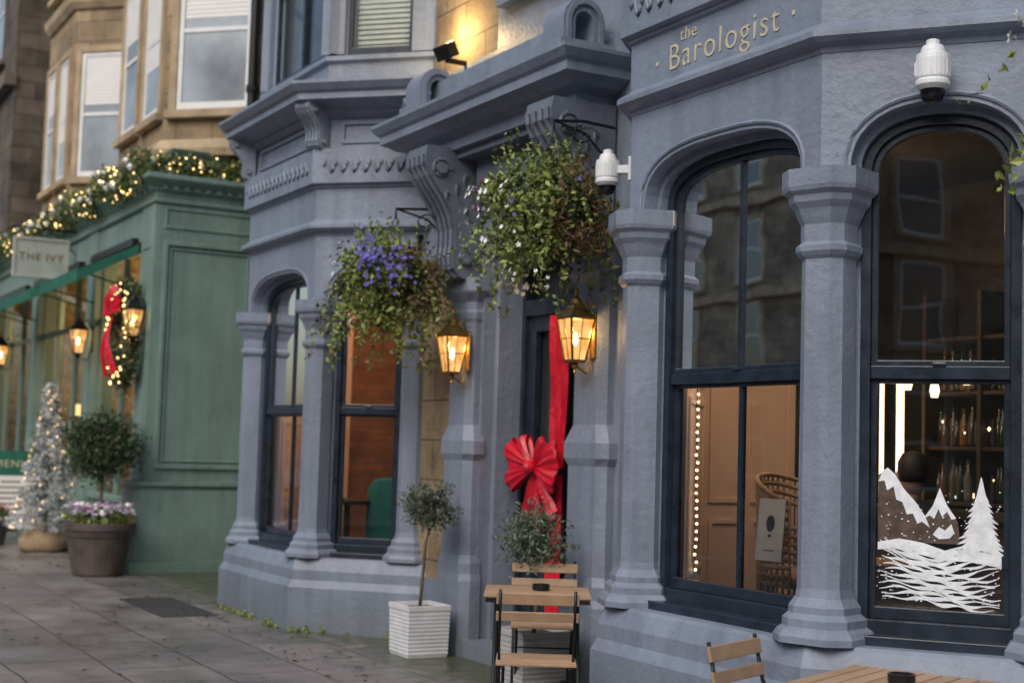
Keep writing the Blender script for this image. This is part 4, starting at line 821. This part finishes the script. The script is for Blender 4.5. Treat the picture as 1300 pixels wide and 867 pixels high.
text('THE IVY',.15,T(.034,0,-.05,math.pi/2),BRASS,'sign_text',hs); m=MB(); m.tube([(0,-.42,.40),(0,.48,.40)],.014,6); m.tube([(0,.46,.1),(0,.1,.4)],.01,6)
for y in (-.3,.3): m.tube([(0,y,.27),(0,y,.40)],.008,5)
m.obj('iron_arm',METAL,hs)
# pavement menu A-board at far left
cb=root('pavement_a_board',(-21.9,3.90,0)); 
for sgn,nm in ((1,'front'),(-1,'back')):
    MM=T(sgn*.22,0,0)@Matrix.Rotation(-sgn*math.radians(9),4,'Y')
    m=MB(MM); m.box(-.012,.012,-.36,.36,.95,1.32); m.obj('green_header_'+nm,AWN,cb)
    q=MB(MM); q.box(-.010,.010,-.34,.34,.18,.95); q.obj('white_panel_'+nm,PAPER,cb)
    q=MB(MM); 
    for y in (-.37,.37): q.box(-.02,.02,y-.02,y+.02,0,1.34)
    q.box(-.018,.018,-.35,.35,.14,.18); q.obj('frame_'+nm,METAL,cb)
    q=MB(MM)
    for k in range(8): z=.85-k*.08; wd=U(.12,.28); q.box(*sorted((sgn*.012,sgn*.014)),-wd,wd,z,z+.018)
    q.obj('printed_menu_'+nm,DARKI,cb)
text('MENU',.16,T(.22+.014-1.06*math.sin(math.radians(9)),0,1.06,math.pi/2)@Matrix.Rotation(math.radians(-9),4,'X'),GOLD,'banner_text',cb)
fp=root('flower_planter',(-21.0,3.55,0)); m=MB(); m.lathe([(.16,0),(.22,.3),(.24,.3),(.24,.34),(.2,.34)],16); m.obj('pot',POT,fp); m=MB(); blob(m,(0,0,.42),(.22,.22,.12),40,16,.03,1.8,.3,.8); m.obj('leaves',LEAF,fp,recalc=False); m=MB(); flowers(m,[(U(-.2,.2),U(-.2,.2),.50+U(-.05,.08)) for _ in range(50)],.03); m.obj('red_flowers',RED,fp,recalc=False)
# ================================================================= opposite side of the street (seen in reflections)
OB=root('sandstone_terrace_building'); s=MB(); tr=MB(); fr2=MB(); gu=MB(); s.box(-70,30,-26,-19,0,13)
for k in range(30):
    x=-68+k*3.3
    for z,h in ((.9,2.3),(4.2,2.1),(7.0,1.9),(10.0,1.6)): sash(tr,fr2,gu,T(x,-19,z,math.pi),1.2,h,tw=.2)
for q in (tr,fr2,gu): q.M=Matrix.Identity(4)
for z in (3.6,6.4,9.4,12.8): tr.box(-70,30,-19.0,-18.75,z,z+.28)
s.obj('walls',SANDO,OB); tr.obj('trim',SANDT,OB); fr2.obj('sash_frames',WHITE,OB); gu.obj('panes',GLASSD,OB)
# ================================================================= light & camera
Sd=Vector((.45,-.78,.85)).normalized()
w=bpy.data.worlds.new('World'); scene.world=w; w.use_nodes=True; nt=w.node_tree; bg=nt.nodes['Background']
sk=nt.nodes.new('ShaderNodeTexSky'); sk.sky_type='NISHITA'; sk.sun_disc=False; sk.sun_elevation=math.asin(Sd.z); sk.sun_rotation=math.atan2(Sd.x,Sd.y); sk.air_density=1.2; sk.dust_density=3
nt.links.new(sk.outputs[0],bg.inputs[0]); bg.inputs[1].default_value=.15
sl=bpy.data.lights.new('sun','SUN'); sl.energy=1.5; sl.angle=math.radians(45); sl.color=(1,.98,.97); so=bpy.data.objects.new('sun',sl); COL.objects.link(so); so.rotation_euler=Sd.to_track_quat('Z','Y').to_euler()
th=math.radians(29.3); pi_=math.radians(4.3); ro=math.radians(1.7)
Fh=Vector((-math.cos(th),math.sin(th),0)); Rh=Vector((math.sin(th),math.cos(th),0)); Up=Vector((0,0,1))
Fw=Fh*math.cos(pi_)+Up*math.sin(pi_); U1=Up*math.cos(pi_)-Fh*math.sin(pi_)
Rc=Rh*math.cos(ro)+U1*math.sin(ro); Uc=U1*math.cos(ro)-Rh*math.sin(ro)
cam=bpy.data.cameras.new('camera'); co=bpy.data.objects.new('camera',cam); COL.objects.link(co)
Mx=Matrix.Identity(4)
for i in range(3): Mx[i][0]=Rc[i]; Mx[i][1]=Uc[i]; Mx[i][2]=-Fw[i]
Mx[0][3],Mx[1][3],Mx[2][3]=0,0,1.55; co.matrix_world=Mx
cam.lens=50; cam.sensor_width=36; cam.clip_end=600; cam.clip_start=.05
cam.dof.use_dof=True; cam.dof.focus_distance=6.8; cam.dof.aperture_fstop=2.0
scene.camera=co
scene.view_settings.view_transform='Standard'; scene.view_settings.look='None'; scene.view_settings.exposure=0
